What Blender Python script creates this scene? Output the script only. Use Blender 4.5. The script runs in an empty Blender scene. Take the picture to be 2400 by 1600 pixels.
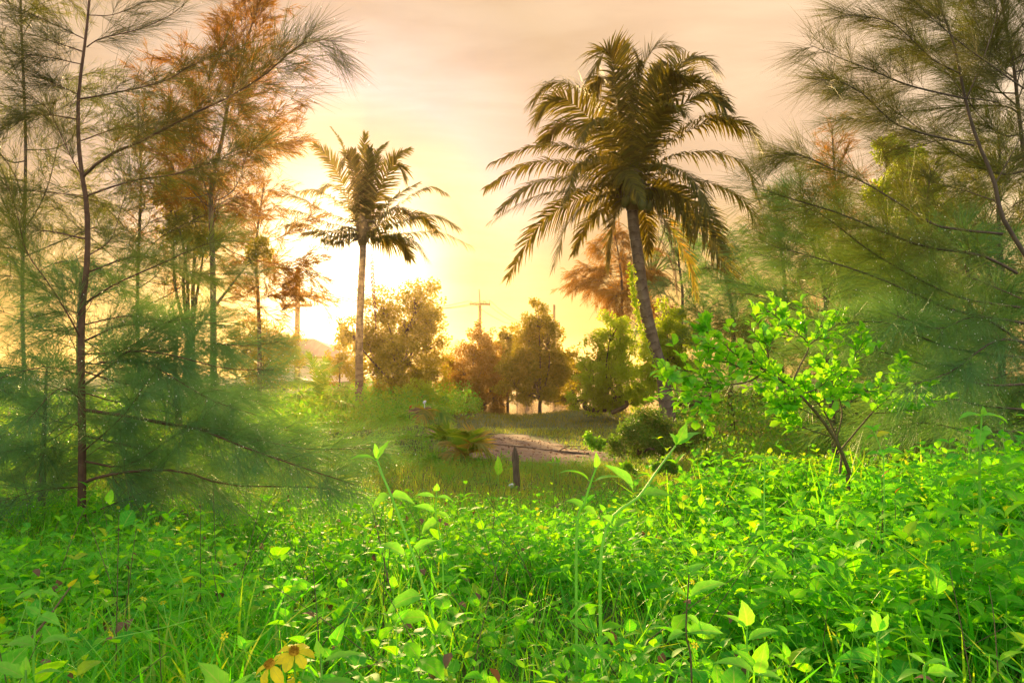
import bpy, math, numpy as np
from mathutils import Vector
rng = np.random.default_rng(7)
S = bpy.context.scene
COL = S.collection
PI = math.pi

# ------------------------------------------------------------------ camera
FPX = 1867.0                       # focal length in pixels of the 2400 px wide frame (28 mm)
PITCH = math.atan(50 / FPX)
CAMZ = 1.6
cam_d = bpy.data.cameras.new('camera')
cam = bpy.data.objects.new('camera', cam_d)
COL.objects.link(cam)
cam.location = (0, 0, CAMZ)
cam.rotation_euler = (PI / 2 + PITCH, 0, 0)
cam_d.sensor_width = 36; cam_d.lens = 28
cam_d.clip_start = 0.05; cam_d.clip_end = 5000
S.camera = cam

def P(px, py, d):
    """the point at depth d (metres along +Y) seen at pixel px, py of the 2400x1600 photograph"""
    a = (px - 1200) / FPX; b = (800 - py) / FPX
    c, s = math.cos(PITCH), math.sin(PITCH)
    v = np.array([a, c - b * s, s + b * c])
    v = v * (d / v[1])
    return v + np.array([0, 0, CAMZ])

# ------------------------------------------------------------------ light
SUN_PX = (810, 640)
NISH = 0.10
sd = P(SUN_PX[0], SUN_PX[1], 1.0) - np.array([0, 0, CAMZ]); sd /= np.linalg.norm(sd)
SUN_AZ = math.atan2(sd[0], sd[1])
SUN_EL = math.radians(9.5)
SUN_DIR = np.array([math.sin(SUN_AZ) * math.cos(SUN_EL), math.cos(SUN_AZ) * math.cos(SUN_EL), math.sin(SUN_EL)])
S.view_settings.view_transform = 'Standard'
S.view_settings.look = 'None'
S.view_settings.gamma = 1
S.view_settings.use_curve_mapping = False
S.view_settings.exposure = 1.35
S.cycles.use_denoising = True
S.cycles.max_bounces = 8
S.cycles.diffuse_bounces = 3
S.cycles.transmission_bounces = 5
S.cycles.volume_bounces = 0
S.cycles.sample_clamp_indirect = 6

w = bpy.data.worlds.new('World'); S.world = w; w.use_nodes = True
nt = w.node_tree; N = nt.nodes; L = nt.links
N.clear()
def nd(t, **k):
    n = N.new(t)
    for a, b in k.items(): setattr(n, a, b)
    return n
def mth(op, a, b=None, c=None):
    n = N.new('ShaderNodeMath'); n.operation = op
    for i, v in enumerate((a, b, c)):
        if v is None: continue
        if isinstance(v, (int, float)): n.inputs[i].default_value = v
        else: L.new(v, n.inputs[i])
    return n.outputs[0]
def ramp(fac, stops, interp='LINEAR'):
    n = N.new('ShaderNodeValToRGB'); n.color_ramp.interpolation = interp
    e = n.color_ramp.elements
    while len(e) > 1: e.remove(e[-1])
    e[0].position = stops[0][0]; e[0].color = (*stops[0][1], 1)
    for p, c in stops[1:]:
        x = e.new(p); x.color = (*c, 1)
    L.new(fac, n.inputs[0]); return n.outputs[0]
def mix(kind, f, a, b):
    n = N.new('ShaderNodeMix'); n.data_type = 'RGBA'; n.blend_type = kind
    for i, v in ((0, f), (6, a), (7, b)):
        if isinstance(v, (int, float)): n.inputs[i].default_value = v
        elif isinstance(v, tuple): n.inputs[i].default_value = (*v, 1)
        else: L.new(v, n.inputs[i])
    return n.outputs[2]
tc = nd('ShaderNodeTexCoord')
nrm = nd('ShaderNodeVectorMath', operation='NORMALIZE'); L.new(tc.outputs['Generated'], nrm.inputs[0])
sep = nd('ShaderNodeSeparateXYZ'); L.new(nrm.outputs[0], sep.inputs[0])
dot = nd('ShaderNodeVectorMath', operation='DOT_PRODUCT'); L.new(nrm.outputs[0], dot.inputs[0]); dot.inputs[1].default_value = tuple(sd)
ang = mth('DIVIDE', mth('ARCCOSINE', mth('MINIMUM', dot.outputs['Value'], 1.0)), PI)       # 0 at the sun, 1 opposite
# sunset sky: colour by angle from the sun, then by elevation
base = ramp(ang, [(0, (1.3, 1.3, 1.1)), (0.028, (1.15, 1.08, .88)), (0.05, (1.0, .75, .50)), (0.07, (.98, .76, .68)), (0.097, (.82, .60, .43)),
                  (0.117, (.80, .56, .345)), (.16, (1.06, .73, .45)), (0.25, (1.05, .72, .44)), (0.45, (.75, .64, .52)), (1.0, (.60, .62, .72))])
low = ramp(sep.outputs[2], [(0.0, (1, .85, .30)), (0.08, (1, .9, .35)), (0.14, (1, .95, .6)), (0.22, (1, 1, 1))])
lowf = ramp(ang, [(0.0, (.2, .2, .2)), (0.05, (.8, .8, .8)), (.2, (1, 1, 1)), (.4, (0, 0, 0))])
lowm = mix('MIX', lowf, (1, 1, 1), low)
skyc = mix('MULTIPLY', 1.0, base, lowm)
# thin streaky cloud
mp = nd('ShaderNodeMapping'); mp.inputs['Scale'].default_value = (1.3, 1.3, 7.5); mp.inputs['Rotation'].default_value = (0.06, -0.13, 0)
L.new(nrm.outputs[0], mp.inputs[0])
nz = nd('ShaderNodeTexNoise'); nz.inputs['Scale'].default_value = 2.2; nz.inputs['Detail'].default_value = 6; nz.inputs['Roughness'].default_value = .55
nz.inputs['Distortion'].default_value = .35
L.new(mp.outputs[0], nz.inputs[0])
cl = ramp(nz.outputs[0], [(0.36, (0, 0, 0)), (0.66, (1, 1, 1))], 'EASE')
clc = mix('MIX', cl, (.90, .87, .87), (1.06, 1.07, 1.10))
skyc = mix('MULTIPLY', 1.0, skyc, clc)
glow = mth('POWER', mth('MAXIMUM', mth('SUBTRACT', 1.0, mth('MULTIPLY', ang, 22.0)), 0.0), 2.0)
nish = nd('ShaderNodeTexSky', sky_type='NISHITA', sun_disc=False)
nish.sun_elevation = SUN_EL; nish.sun_rotation = SUN_AZ; nish.air_density = 1.5; nish.dust_density = 2.0
bg1 = nd('ShaderNodeBackground'); L.new(skyc, bg1.inputs[0]); bg1.inputs[1].default_value = 0.38
bg2 = nd('ShaderNodeBackground'); L.new(mix('MULTIPLY', 1.0, nish.outputs[0], ramp(ang, [(0, (0, 0, 0)), (.2, (.03, .03, .03)), (.30, (.35, .35, .35)), (.45, (1, 1, 1))])), bg2.inputs[0]); bg2.inputs[1].default_value = NISH
bg3 = nd('ShaderNodeBackground'); bg3.inputs[0].default_value = (1, .86, .55, 1); L.new(mth('MULTIPLY', glow, 1.5), bg3.inputs[1])
a1 = nd('ShaderNodeAddShader'); a2 = nd('ShaderNodeAddShader'); wo = nd('ShaderNodeOutputWorld')
L.new(bg1.outputs[0], a1.inputs[0]); L.new(bg2.outputs[0], a1.inputs[1])
L.new(a1.outputs[0], a2.inputs[0]); L.new(bg3.outputs[0], a2.inputs[1]); L.new(a2.outputs[0], wo.inputs[0])

sl = bpy.data.lights.new('sun', 'SUN'); sl.energy = 5.0; sl.angle = math.radians(0.8); sl.color = (1, .66, .27)
so = bpy.data.objects.new('sun', sl); COL.objects.link(so); so.location = (0, 0, 30)
so.rotation_euler = Vector(-SUN_DIR).to_track_quat('-Z', 'Y').to_euler()

# ------------------------------------------------------------------ materials
def newmat(name):
    m = bpy.data.materials.new(name); m.use_nodes = True
    global nt, N, L
    nt = m.node_tree; N = nt.nodes; L = nt.links
    N.clear(); o = N.new('ShaderNodeOutputMaterial')
    return m, o
def leafmat(name, cols, tr=1.0, rough=.45, tint=(1.25, 1.15, .35), vein=0.0, spec=.5, tfac=.5):
    """leaf: principled face + translucent back; colour varies leaf by leaf with the 'rnd' attribute"""
    m, o = newmat(name)
    at = nd('ShaderNodeAttribute', attribute_name='rnd')
    c = ramp(at.outputs['Fac'], [(i / (len(cols) - 1), k) for i, k in enumerate(cols)])
    if vein:
        lv = nd('ShaderNodeAttribute', attribute_name='luv')
        sp = nd('ShaderNodeSeparateXYZ'); L.new(lv.outputs['Vector'], sp.inputs[0])
        au = mth('ABSOLUTE', sp.outputs[0])
        mid = mth('LESS_THAN', au, 0.07)
        sv = mth('LESS_THAN', mth('FRACT', mth('ADD', mth('MULTIPLY', sp.outputs[1], 6.0), mth('MULTIPLY', au, -1.6))), 0.12)
        v = mth('MULTIPLY', mth('MAXIMUM', mid, mth('MULTIPLY', sv, .5)), vein)
        c = mix('MIX', v, c, (.30, .42, .10))
        no = nd('ShaderNodeTexNoise'); no.inputs['Scale'].default_value = 60
        L.new(nd('ShaderNodeNewGeometry').outputs['Position'], no.inputs[0])
        c = mix('MULTIPLY', .5, c, ramp(no.outputs[0], [(0.3, (.75, .75, .7)), (.7, (1.25, 1.2, 1.1))]))
    p = nd('ShaderNodeBsdfPrincipled'); L.new(c, p.inputs['Base Color'])
    p.inputs['Roughness'].default_value = rough; p.inputs['Specular IOR Level'].default_value = spec
    t = nd('ShaderNodeBsdfTranslucent'); L.new(mix('MULTIPLY', 1.0, c, tuple(x * tr for x in tint)), t.inputs[0])
    x = nd('ShaderNodeMixShader'); x.inputs[0].default_value = tfac
    L.new(p.outputs[0], x.inputs[1]); L.new(t.outputs[0], x.inputs[2]); L.new(x.outputs[0], o.inputs[0])
    return m
def plain(name, c1, c2, scale=8, rough=.85, bump=.3, stretch=(1, 1, 1), spec=.3, detail=6, metal=0):
    m, o = newmat(name)
    tcn = nd('ShaderNodeTexCoord'); mpn = nd('ShaderNodeMapping'); mpn.inputs['Scale'].default_value = stretch
    L.new(tcn.outputs['Object'], mpn.inputs[0])
    no = nd('ShaderNodeTexNoise'); no.inputs['Scale'].default_value = scale; no.inputs['Detail'].default_value = detail
    L.new(mpn.outputs[0], no.inputs[0])
    p = nd('ShaderNodeBsdfPrincipled')
    L.new(ramp(no.outputs[0], [(.3, c1), (.7, c2)]), p.inputs['Base Color'])
    p.inputs['Roughness'].default_value = rough; p.inputs['Specular IOR Level'].default_value = spec; p.inputs['Metallic'].default_value = metal
    if bump:
        b = nd('ShaderNodeBump'); b.inputs['Strength'].default_value = bump; b.inputs['Distance'].default_value = .02
        L.new(no.outputs[0], b.inputs['Height']); L.new(b.outputs[0], p.inputs['Normal'])
    L.new(p.outputs[0], o.inputs[0]); return m

M = {}
M['needle'] = leafmat('casuarina_needles', [(.08, .085, .015), (.11, .13, .018), (.09, .15, .025), (.16, .18, .025)], 1.8, .5, (1.4, 1.1, .3), tfac=.38, spec=.3)
M['needle_cool'] = leafmat('casuarina_needles_cool', [(.08, .20, .08), (.11, .25, .09), (.13, .26, .06), (.17, .25, .05)], 1.6, .45, (1.2, 1.1, .5), tfac=.38, spec=.3)
M['needle_backlit_top'] = leafmat('casuarina_needles_backlit_top', [(.09, .22, .09), (.11, .25, .09), (.13, .22, .05), (.11, .13, .02), (.07, .07, .018)], 1.6, .5, (1.25, 1.1, .4), tfac=.38, spec=.3)  # last olive brown stops paint the backlit look of the upper branches
M['needle_glow_brown'] = leafmat('casuarina_needles_glow_brown', [(.13, .08, .010), (.17, .10, .012), (.13, .11, .014)], 2.3, .6, (1.5, .95, .2), tfac=.45, spec=.2)  # brown needles with the orange sun glow put into their colour
M['palm'] = leafmat('palm_leaflets', [(.05, .05, .010), (.08, .08, .012), (.075, .09, .014), (.14, .13, .016)], 2.1, .6, (1.45, 1.05, .2), tfac=.42, spec=.2)
M['palm_yellow'] = leafmat('palm_leaflets_yellow', [(.16, .20, .03), (.30, .28, .04), (.35, .22, .03)], 1.5, .4, (1.3, 1.1, .3), tfac=.5)
M['palm_dead'] = leafmat('palm_leaflets_dead', [(.16, .09, .045), (.24, .13, .07), (.12, .07, .04)], 1.0, .7, (1.2, .9, .6), tfac=.3)
M['tree'] = leafmat('tree_leaves', [(.10, .12, .012), (.13, .16, .014), (.18, .19, .018), (.11, .14, .012)], 2.3, .6, (1.6, 1.08, .15), tfac=.5)
M['tree_red'] = leafmat('tree_leaves_reddish', [(.13, .10, .012), (.16, .11, .014), (.13, .13, .015)], 2.2, .6, (1.5, 1.0, .2), tfac=.5)
M['tree_bright'] = leafmat('tree_leaves_bright', [(.15, .28, .02), (.22, .34, .02), (.17, .30, .02)], 2.1, .5, (1.45, 1.1, .15), tfac=.52)
M['herb'] = leafmat('herb_leaves', [(.055, .30, .03), (.09, .40, .012), (.15, .48, .012), (.05, .31, .03), (.12, .43, .012), (.21, .52, .015), (.34, .38, .04)], 2.0, .6, (1.32, 1.12, .2), .6, .2, .53)
M['shrub'] = leafmat('shrub_leaves', [(.10, .34, .02), (.15, .42, .02), (.21, .48, .025)], 1.9, .36, (1.35, 1.15, .3), .5, .5, .55)
M['tallherb'] = leafmat('tall_herb_leaves', [(.12, .42, .03), (.18, .50, .04), (.14, .46, .05)], 1.75, .45, (1.25, 1.12, .4), .6, .35, .55)
M['creeper'] = leafmat('creeper_leaves', [(.08, .24, .03), (.12, .34, .03), (.16, .34, .03), (.20, .28, .04)], 1.9, .45, (1.3, 1.1, .25), 0, .4, .5)
M['bush'] = leafmat('bush_leaves', [(.06, .16, .03), (.09, .21, .03), (.10, .17, .035), (.15, .15, .05)], 1.6, .5, (1.3, 1.1, .3), 0, .3, .45)
M['palm_green'] = leafmat('young_palm_leaflets', [(.08, .19, .02), (.13, .26, .025), (.22, .30, .03)], 1.8, .45, (1.3, 1.1, .2), 0, .4, .45)
M['grass'] = leafmat('grass_blades', [(.05, .30, .012), (.09, .40, .012), (.16, .45, .015), (.30, .38, .06)], 1.9, .45, (1.3, 1.15, .15), 0, .35, .55)
M['grass_dry'] = leafmat('meadow_blades', [(.14, .26, .03), (.20, .30, .04), (.28, .30, .06), (.12, .26, .03)], 1.9, .5, (1.35, 1.15, .4), 0, .3, .55)
M['grass_bank'] = leafmat('bank_blades', [(.11, .15, .02), (.15, .17, .025), (.18, .16, .03), (.09, .13, .02)], 1.8, .6, (1.3, 1.1, .4), 0, .3, .5)
M['petal'] = leafmat('yellow_petals', [(.80, .66, .01), (.88, .76, .02)], 1.0, .5, (1.0, 1.05, .3), .25, .3, .4)
M['disc'] = plain('flower_disc', (.55, .27, .01), (.80, .48, .03), 400, .8, .6)
M['redleaf'] = leafmat('red_leaf', [(.45, .08, .03), (.55, .14, .04)], 1.2, .5, (1.2, .9, .5), 0, .4, .5)
M['stem'] = leafmat('herb_stem', [(.20, .46, .06), (.28, .56, .10)], 1.6, .5, (1.2, 1.1, .4), 0, .3, .4)
M['stem_red'] = plain('woody_stem', (.09, .06, .03), (.16, .12, .05), 60, .7, .4)
M['bark'] = plain('casuarina_bark', (.075, .052, .038), (.15, .10, .07), 14, .9, .6, (1, 1, .35))
M['bark_red'] = plain('limb_bark', (.10, .05, .032), (.17, .09, .055), 18, .85, .5)
M['rachis'] = plain('palm_rachis', (.16, .13, .03), (.22, .18, .04), 20, .9, .1, spec=.05)
M['coconut'] = plain('coconut_husk', (.10, .13, .03), (.17, .15, .04), 12, .6, .2)
M['wood'] = plain('weathered_wood', (.10, .065, .045), (.20, .14, .10), 30, .9, .8, (3, 3, .25))
M['pole'] = plain('concrete_pole', (.10, .07, .05), (.16, .11, .08), 10, .9, .2)
M['porcelain'] = plain('porcelain', (.35, .2, .12), (.4, .24, .15), 5, .3, 0)
M['wire'] = plain('wire', (.06, .05, .05), (.09, .08, .07), 5, .5, 0)
M['roof'] = plain('roof_sheet', (.10, .09, .15), (.16, .14, .21), 1.5, .85, .05, (4, .3, 1), spec=.1)
M['wall'] = plain('house_plaster', (.62, .58, .50), (.74, .70, .62), 3, .9, .1)
M['trim'] = plain('fascia_board', (.12, .08, .06), (.18, .12, .08), 6, .7, .1)
M['glass'] = plain('window_glass', (.06, .07, .08), (.10, .11, .12), 1, .08, 0, spec=.8)
M['litter'] = plain('white_litter', (.7, .7, .72), (.8, .8, .82), 10, .6, .2)
# palm trunk: ringed bark
m, o = newmat('palm_trunk'); M['ptrunk'] = m
lv = nd('ShaderNodeAttribute', attribute_name='luv'); sp = nd('ShaderNodeSeparateXYZ'); L.new(lv.outputs['Vector'], sp.inputs[0])
g = nd('ShaderNodeNewGeometry'); no = nd('ShaderNodeTexNoise'); no.inputs['Scale'].default_value = 7; no.inputs['Detail'].default_value = 8
L.new(g.outputs['Position'], no.inputs[0])
fr = mth('FRACT', mth('ADD', mth('MULTIPLY', sp.outputs[1], 34.0), mth('MULTIPLY', no.outputs[0], 1.3)))
cc = mix('MULTIPLY', 1.0, ramp(no.outputs[0], [(.3, (.11, .075, .055)), (.7, (.25, .19, .15))]), ramp(fr, [(0, (.35, .28, .25)), (.13, (1, 1, 1)), (1, (.85, .8, .78))]))
p = nd('ShaderNodeBsdfPrincipled'); L.new(cc, p.inputs['Base Color']); p.inputs['Roughness'].default_value = .9
b = nd('ShaderNodeBump'); b.inputs['Strength'].default_value = .8; b.inputs['Distance'].default_value = .03
L.new(mth('ADD', fr, no.outputs[0]), b.inputs['Height']); L.new(b.outputs[0], p.inputs['Normal']); L.new(p.outputs[0], o.inputs[0])
# ground: soil, moss and sand by position
m, o = newmat('soil'); M['soil'] = m
g = nd('ShaderNodeNewGeometry'); n1 = nd('ShaderNodeTexNoise'); n1.inputs['Scale'].default_value = 1.3; n1.inputs['Detail'].default_value = 10
L.new(g.outputs['Position'], n1.inputs[0])
n2 = nd('ShaderNodeTexNoise'); n2.inputs['Scale'].default_value = 22; n2.inputs['Detail'].default_value = 6; L.new(g.outputs['Position'], n2.inputs[0])
soil = mix('MULTIPLY', 1.0, ramp(n1.outputs[0], [(.35, (.055, .085, .02)), (.6, (.10, .13, .035)), (.75, (.13, .10, .05))]),
           ramp(n2.outputs[0], [(.3, (.6, .6, .6)), (.7, (1.3, 1.3, 1.2))]))
p = nd('ShaderNodeBsdfPrincipled'); L.new(soil, p.inputs['Base Color']); p.inputs['Roughness'].default_value = .95
b = nd('ShaderNodeBump'); b.inputs['Strength'].default_value = .7; b.inputs['Distance'].default_value = .05; L.new(n2.outputs[0], b.inputs['Height']); L.new(b.outputs[0], p.inputs['Normal'])
L.new(p.outputs[0], o.inputs[0])
m, o = newmat('wet_sand'); M['sand'] = m
g = nd('ShaderNodeNewGeometry'); n1 = nd('ShaderNodeTexNoise'); n1.inputs['Scale'].default_value = 2.2; n1.inputs['Detail'].default_value = 8; n1.inputs['Roughness'].default_value = .65
L.new(g.outputs['Position'], n1.inputs[0])
n2 = nd('ShaderNodeTexNoise'); n2.inputs['Scale'].default_value = 45; n2.inputs['Detail'].default_value = 5; L.new(g.outputs['Position'], n2.inputs[0])
sc = mix('MULTIPLY', 1.0, ramp(n1.outputs[0], [(.35, (.13, .075, .05)), (.5, (.27, .16, .10)), (.7, (.36, .22, .14))]), ramp(n2.outputs[0], [(.35, (.6, .6, .6)), (.65, (1.15, 1.15, 1.15))]))
p = nd('ShaderNodeBsdfPrincipled'); L.new(sc, p.inputs['Base Color'])
L.new(ramp(n1.outputs[0], [(.38, (.35, .35, .35)), (.55, (.8, .8, .8))]), p.inputs['Roughness'])
b = nd('ShaderNodeBump'); b.inputs['Strength'].default_value = .8; b.inputs['Distance'].default_value = .03; L.new(mth('ADD', n1.outputs[0], mth('MULTIPLY', n2.outputs[0], .4)), b.inputs['Height']); L.new(b.outputs[0], p.inputs['Normal'])
L.new(p.outputs[0], o.inputs[0])
m, o = newmat('water'); M['water'] = m
g = nd('ShaderNodeNewGeometry'); n1 = nd('ShaderNodeTexNoise'); n1.inputs['Scale'].default_value = 3; n1.inputs['Detail'].default_value = 4
mpn = nd('ShaderNodeMapping'); mpn.inputs['Scale'].default_value = (.5, 1.5, 1); L.new(g.outputs['Position'], mpn.inputs[0]); L.new(mpn.outputs[0], n1.inputs[0])
p = nd('ShaderNodeBsdfPrincipled'); p.inputs['Base Color'].default_value = (.10, .08, .05, 1); p.inputs['Roughness'].default_value = .08; p.inputs['Specular IOR Level'].default_value = .7
b = nd('ShaderNodeBump'); b.inputs['Strength'].default_value = .35; b.inputs['Distance'].default_value = .05; L.new(n1.outputs[0], b.inputs['Height']); L.new(b.outputs[0], p.inputs['Normal'])
L.new(p.outputs[0], o.inputs[0])
M['hill'] = plain('wooded_hill', (.035, .05, .02), (.07, .09, .035), .15, .95, .5)

# ------------------------------------------------------------------ mesh building
class MB:
    def __init__(s): s.V = []; s.Q = []; s.R = []; s.U = []; s.n = 0
    def add(s, V, Q, R=None, U=None):
        V = np.asarray(V, float).reshape(-1, 3); Q = np.asarray(Q, int).reshape(-1, 4)
        s.V.append(V); s.Q.append(Q + s.n); s.n += len(V)
        s.R.append(np.zeros(len(V)) if R is None else np.asarray(R, float).ravel())
        s.U.append(np.zeros((len(V), 3)) if U is None else np.asarray(U, float).reshape(-1, 3))
    def build(s, name, mat, parent=None, smooth=True, origin=None):
        V = np.concatenate(s.V); Q = np.concatenate(s.Q)
        if origin is not None: V = V - np.asarray(origin)
        me = bpy.data.meshes.new(name)
        me.vertices.add(len(V)); me.vertices.foreach_set('co', V.astype(np.float32).ravel())
        me.loops.add(len(Q) * 4); me.loops.foreach_set('vertex_index', Q.astype(np.int32).ravel())
        me.polygons.add(len(Q)); me.polygons.foreach_set('loop_start', np.arange(0, len(Q) * 4, 4, dtype=np.int32))
        me.polygons.foreach_set('loop_total', np.full(len(Q), 4, dtype=np.int32))
        me.polygons.foreach_set('use_smooth', np.full(len(Q), smooth))
        me.update(calc_edges=True)
        a = me.attributes.new('rnd', 'FLOAT', 'POINT'); a.data.foreach_set('value', np.concatenate(s.R).astype(np.float32))
        a = me.attributes.new('luv', 'FLOAT_VECTOR', 'POINT'); a.data.foreach_set('vector', np.concatenate(s.U).astype(np.float32).ravel())
        if mat is not None: me.materials.append(mat)
        o = bpy.data.objects.new(name, me); COL.objects.link(o)
        if parent is not None: o.parent = parent
        return o
def tag(o, label=None, cat=None, group=None, kind=None):
    for k, v in (('label', label), ('category', cat), ('group', group), ('kind', kind)):
        if v: o[k] = v
    return o
def empty(name, loc, label, cat, group=None):
    o = bpy.data.objects.new(name, None); COL.objects.link(o); o.location = tuple(loc); o.empty_display_size = .2
    return tag(o, label, cat, group)
def unit(v):
    v = np.asarray(v, float); return v / np.maximum(np.linalg.norm(v, axis=-1, keepdims=True), 1e-9)
def resample(pts, K):
    """smooth (Catmull-Rom) resampling of a polyline to K points"""
    p = np.asarray(pts, float)
    if len(p) == 2: return p[0] + (p[1] - p[0]) * np.linspace(0, 1, K)[:, None]
    q = np.vstack([2 * p[0] - p[1], p, 2 * p[-1] - p[-2]])
    t = np.linspace(0, len(p) - 1 - 1e-6, K); i = t.astype(int); f = (t - i)[:, None]
    a, b_, c, d = q[i], q[i + 1], q[i + 2], q[i + 3]
    return .5 * (2 * b_ + (c - a) * f + (2 * a - 5 * b_ + 4 * c - d) * f ** 2 + (3 * b_ - a - 3 * c + d) * f ** 3)
def tangents(Pt):
    return unit(np.gradient(Pt, axis=1))
def tubes(mb, Pt, R, sides=6, rnd=None):
    Pt = np.asarray(Pt, float)
    if Pt.ndim == 2: Pt = Pt[None]; R = np.asarray(R)[None]
    n, K, _ = Pt.shape
    T = tangents(Pt)
    ref = np.where(np.abs(T[:, :1, 2:]) > .9, np.array([1., 0, 0]), np.array([0, 0, 1.]))
    A = unit(np.cross(T, ref)); B = np.cross(T, A)
    th = np.arange(sides) * 2 * PI / sides
    V = Pt[:, :, None] + R[:, :, None, None] * (np.cos(th)[:, None] * A[:, :, None] + np.sin(th)[:, None] * B[:, :, None])
    k = np.arange(K - 1)[:, None]; s_ = np.arange(sides)[None]
    q = np.stack([k * sides + s_, k * sides + (s_ + 1) % sides, (k + 1) * sides + (s_ + 1) % sides, (k + 1) * sides + s_], -1).reshape(-1, 4)
    Q = (np.arange(n) * K * sides)[:, None, None] + q
    U = np.zeros((n, K, sides, 3)); U[..., 1] = np.linspace(0, 1, K)[None, :, None]; U[..., 0] = th
    rr = np.repeat(rng.random(n) if rnd is None else rnd, K * sides)
    mb.add(V, Q, rr, U)
def ribbons(mb, Pt, W, rnd=None, side=None):
    """flat strips along Pt[n,K,3]; W[n] width, tapering to the tip"""
    n, K, _ = Pt.shape
    T = tangents(Pt)
    if side is None: side = rng.normal(size=(n, 1, 3))
    A = unit(np.cross(T, side))
    prof = np.sin(np.linspace(.30, 1, K) * PI) if K > 3 else np.array([.8, 1, .12])[:K] if K == 3 else np.array([1, .2])
    prof = np.maximum(prof, .08)
    h = (np.asarray(W)[:, None] * prof / 2)[..., None] * A
    V = np.stack([Pt - h, Pt + h], 2)
    k = np.arange(K - 1)
    q = np.stack([2 * k, 2 * k + 1, 2 * k + 3, 2 * k + 2], -1)
    Q = (np.arange(n) * K * 2)[:, None, None] + q
    U = np.zeros((n, K, 2, 3)); U[:, :, 0, 0] = -1; U[:, :, 1, 0] = 1; U[..., 1] = np.linspace(0, 1, K)[None, :, None]
    rr = rng.random(n) if rnd is None else rnd
    mb.add(V, Q, np.repeat(rr, K * 2), U)
def leaves(mb, pos, D, L_, W, up=None, curl=.5, fold=.25, seg=4, shape='ovate', rnd=None):
    """folded, curling blades: pos[n,3], direction D[n,3], length, width"""
    n = len(pos); D = unit(D)
    if up is None: up = np.array([0, 0, 1.]) + rng.normal(size=(n, 3)) * .25
    A = unit(np.cross(D, up)); Z = np.cross(A, D)
    t = np.linspace(0, 1, seg + 1)
    if shape == 'ovate': pr = np.interp(t, [0, .12, .35, .6, .85, 1], [.05, .62, 1, .85, .35, .01])
    elif shape == 'round': pr = np.interp(t, [0, .15, .45, .75, .93, 1], [.06, .45, .95, 1, .6, .15])
    elif shape == 'heart': pr = np.interp(t, [0, .08, .3, .6, .85, 1], [.35, .9, 1, .72, .3, .01])
    else: pr = np.interp(t, [0, .2, .5, .8, 1], [.1, .7, 1, .6, .01])
    cu = (np.zeros(n) + curl)[:, None] * (.7 + .6 * rng.random((n, 1)))
    an = cu * t[None] * 1.0
    dx = np.cos(an); dz = -np.sin(an)
    ax = np.concatenate([np.zeros((n, 1)), np.cumsum((dx[:, 1:] + dx[:, :-1]) / 2, 1) / seg], 1)
    az = np.concatenate([np.zeros((n, 1)), np.cumsum((dz[:, 1:] + dz[:, :-1]) / 2, 1) / seg], 1)
    L_ = np.zeros(n) + L_; W = np.zeros(n) + W
    C = pos[:, None] + L_[:, None, None] * (ax[..., None] * D[:, None] + az[..., None] * Z[:, None])
    wob = 1 + .10 * rng.normal(size=(n, seg + 1, 1))
    hw = (W[:, None] * pr[None] / 2)[..., None]
    fo = (np.zeros(n) + fold)[:, None, None] * (.4 + 1.2 * rng.random((n, 1, 1)))
    Lf = C - hw * wob * A[:, None] + hw * fo * Z[:, None]
    Rt = C + hw * (2 - wob) * A[:, None] + hw * fo * Z[:, None]
    V = np.stack([Lf, C, Rt], 2)
    k = np.arange(seg)
    q1 = np.stack([3 * k, 3 * k + 1, 3 * k + 4, 3 * k + 3], -1); q2 = q1 + 1
    q = np.concatenate([q1, q2]); Q = (np.arange(n) * 3 * (seg + 1))[:, None, None] + q
    U = np.zeros((n, seg + 1, 3, 3)); U[:, :, 0, 0] = -1; U[:, :, 2, 0] = 1; U[..., 1] = t[None, :, None]
    rr = rng.random(n) if rnd is None else rnd
    mb.add(V, Q, np.repeat(rr, 3 * (seg + 1)), U)
def diamonds(mb, pos, D, L_, W, rnd=None):
    """small folded far-off leaves, one quad each"""
    n = len(pos); D = unit(D); A = unit(np.cross(D, rng.normal(size=(n, 3))))
    Z = np.cross(A, D)
    L_ = (np.zeros(n) + L_)[:, None]; W = (np.zeros(n) + W)[:, None]
    V = np.stack([pos, pos + D * L_ * .5 + A * W / 2 + Z * W * .2, pos + D * L_, pos + D * L_ * .5 - A * W / 2 + Z * W * .2], 1)
    Q = np.arange(4 * n).reshape(n, 4)
    mb.add(V, Q, np.repeat(rng.random(n) if rnd is None else rnd, 4), None)
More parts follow.
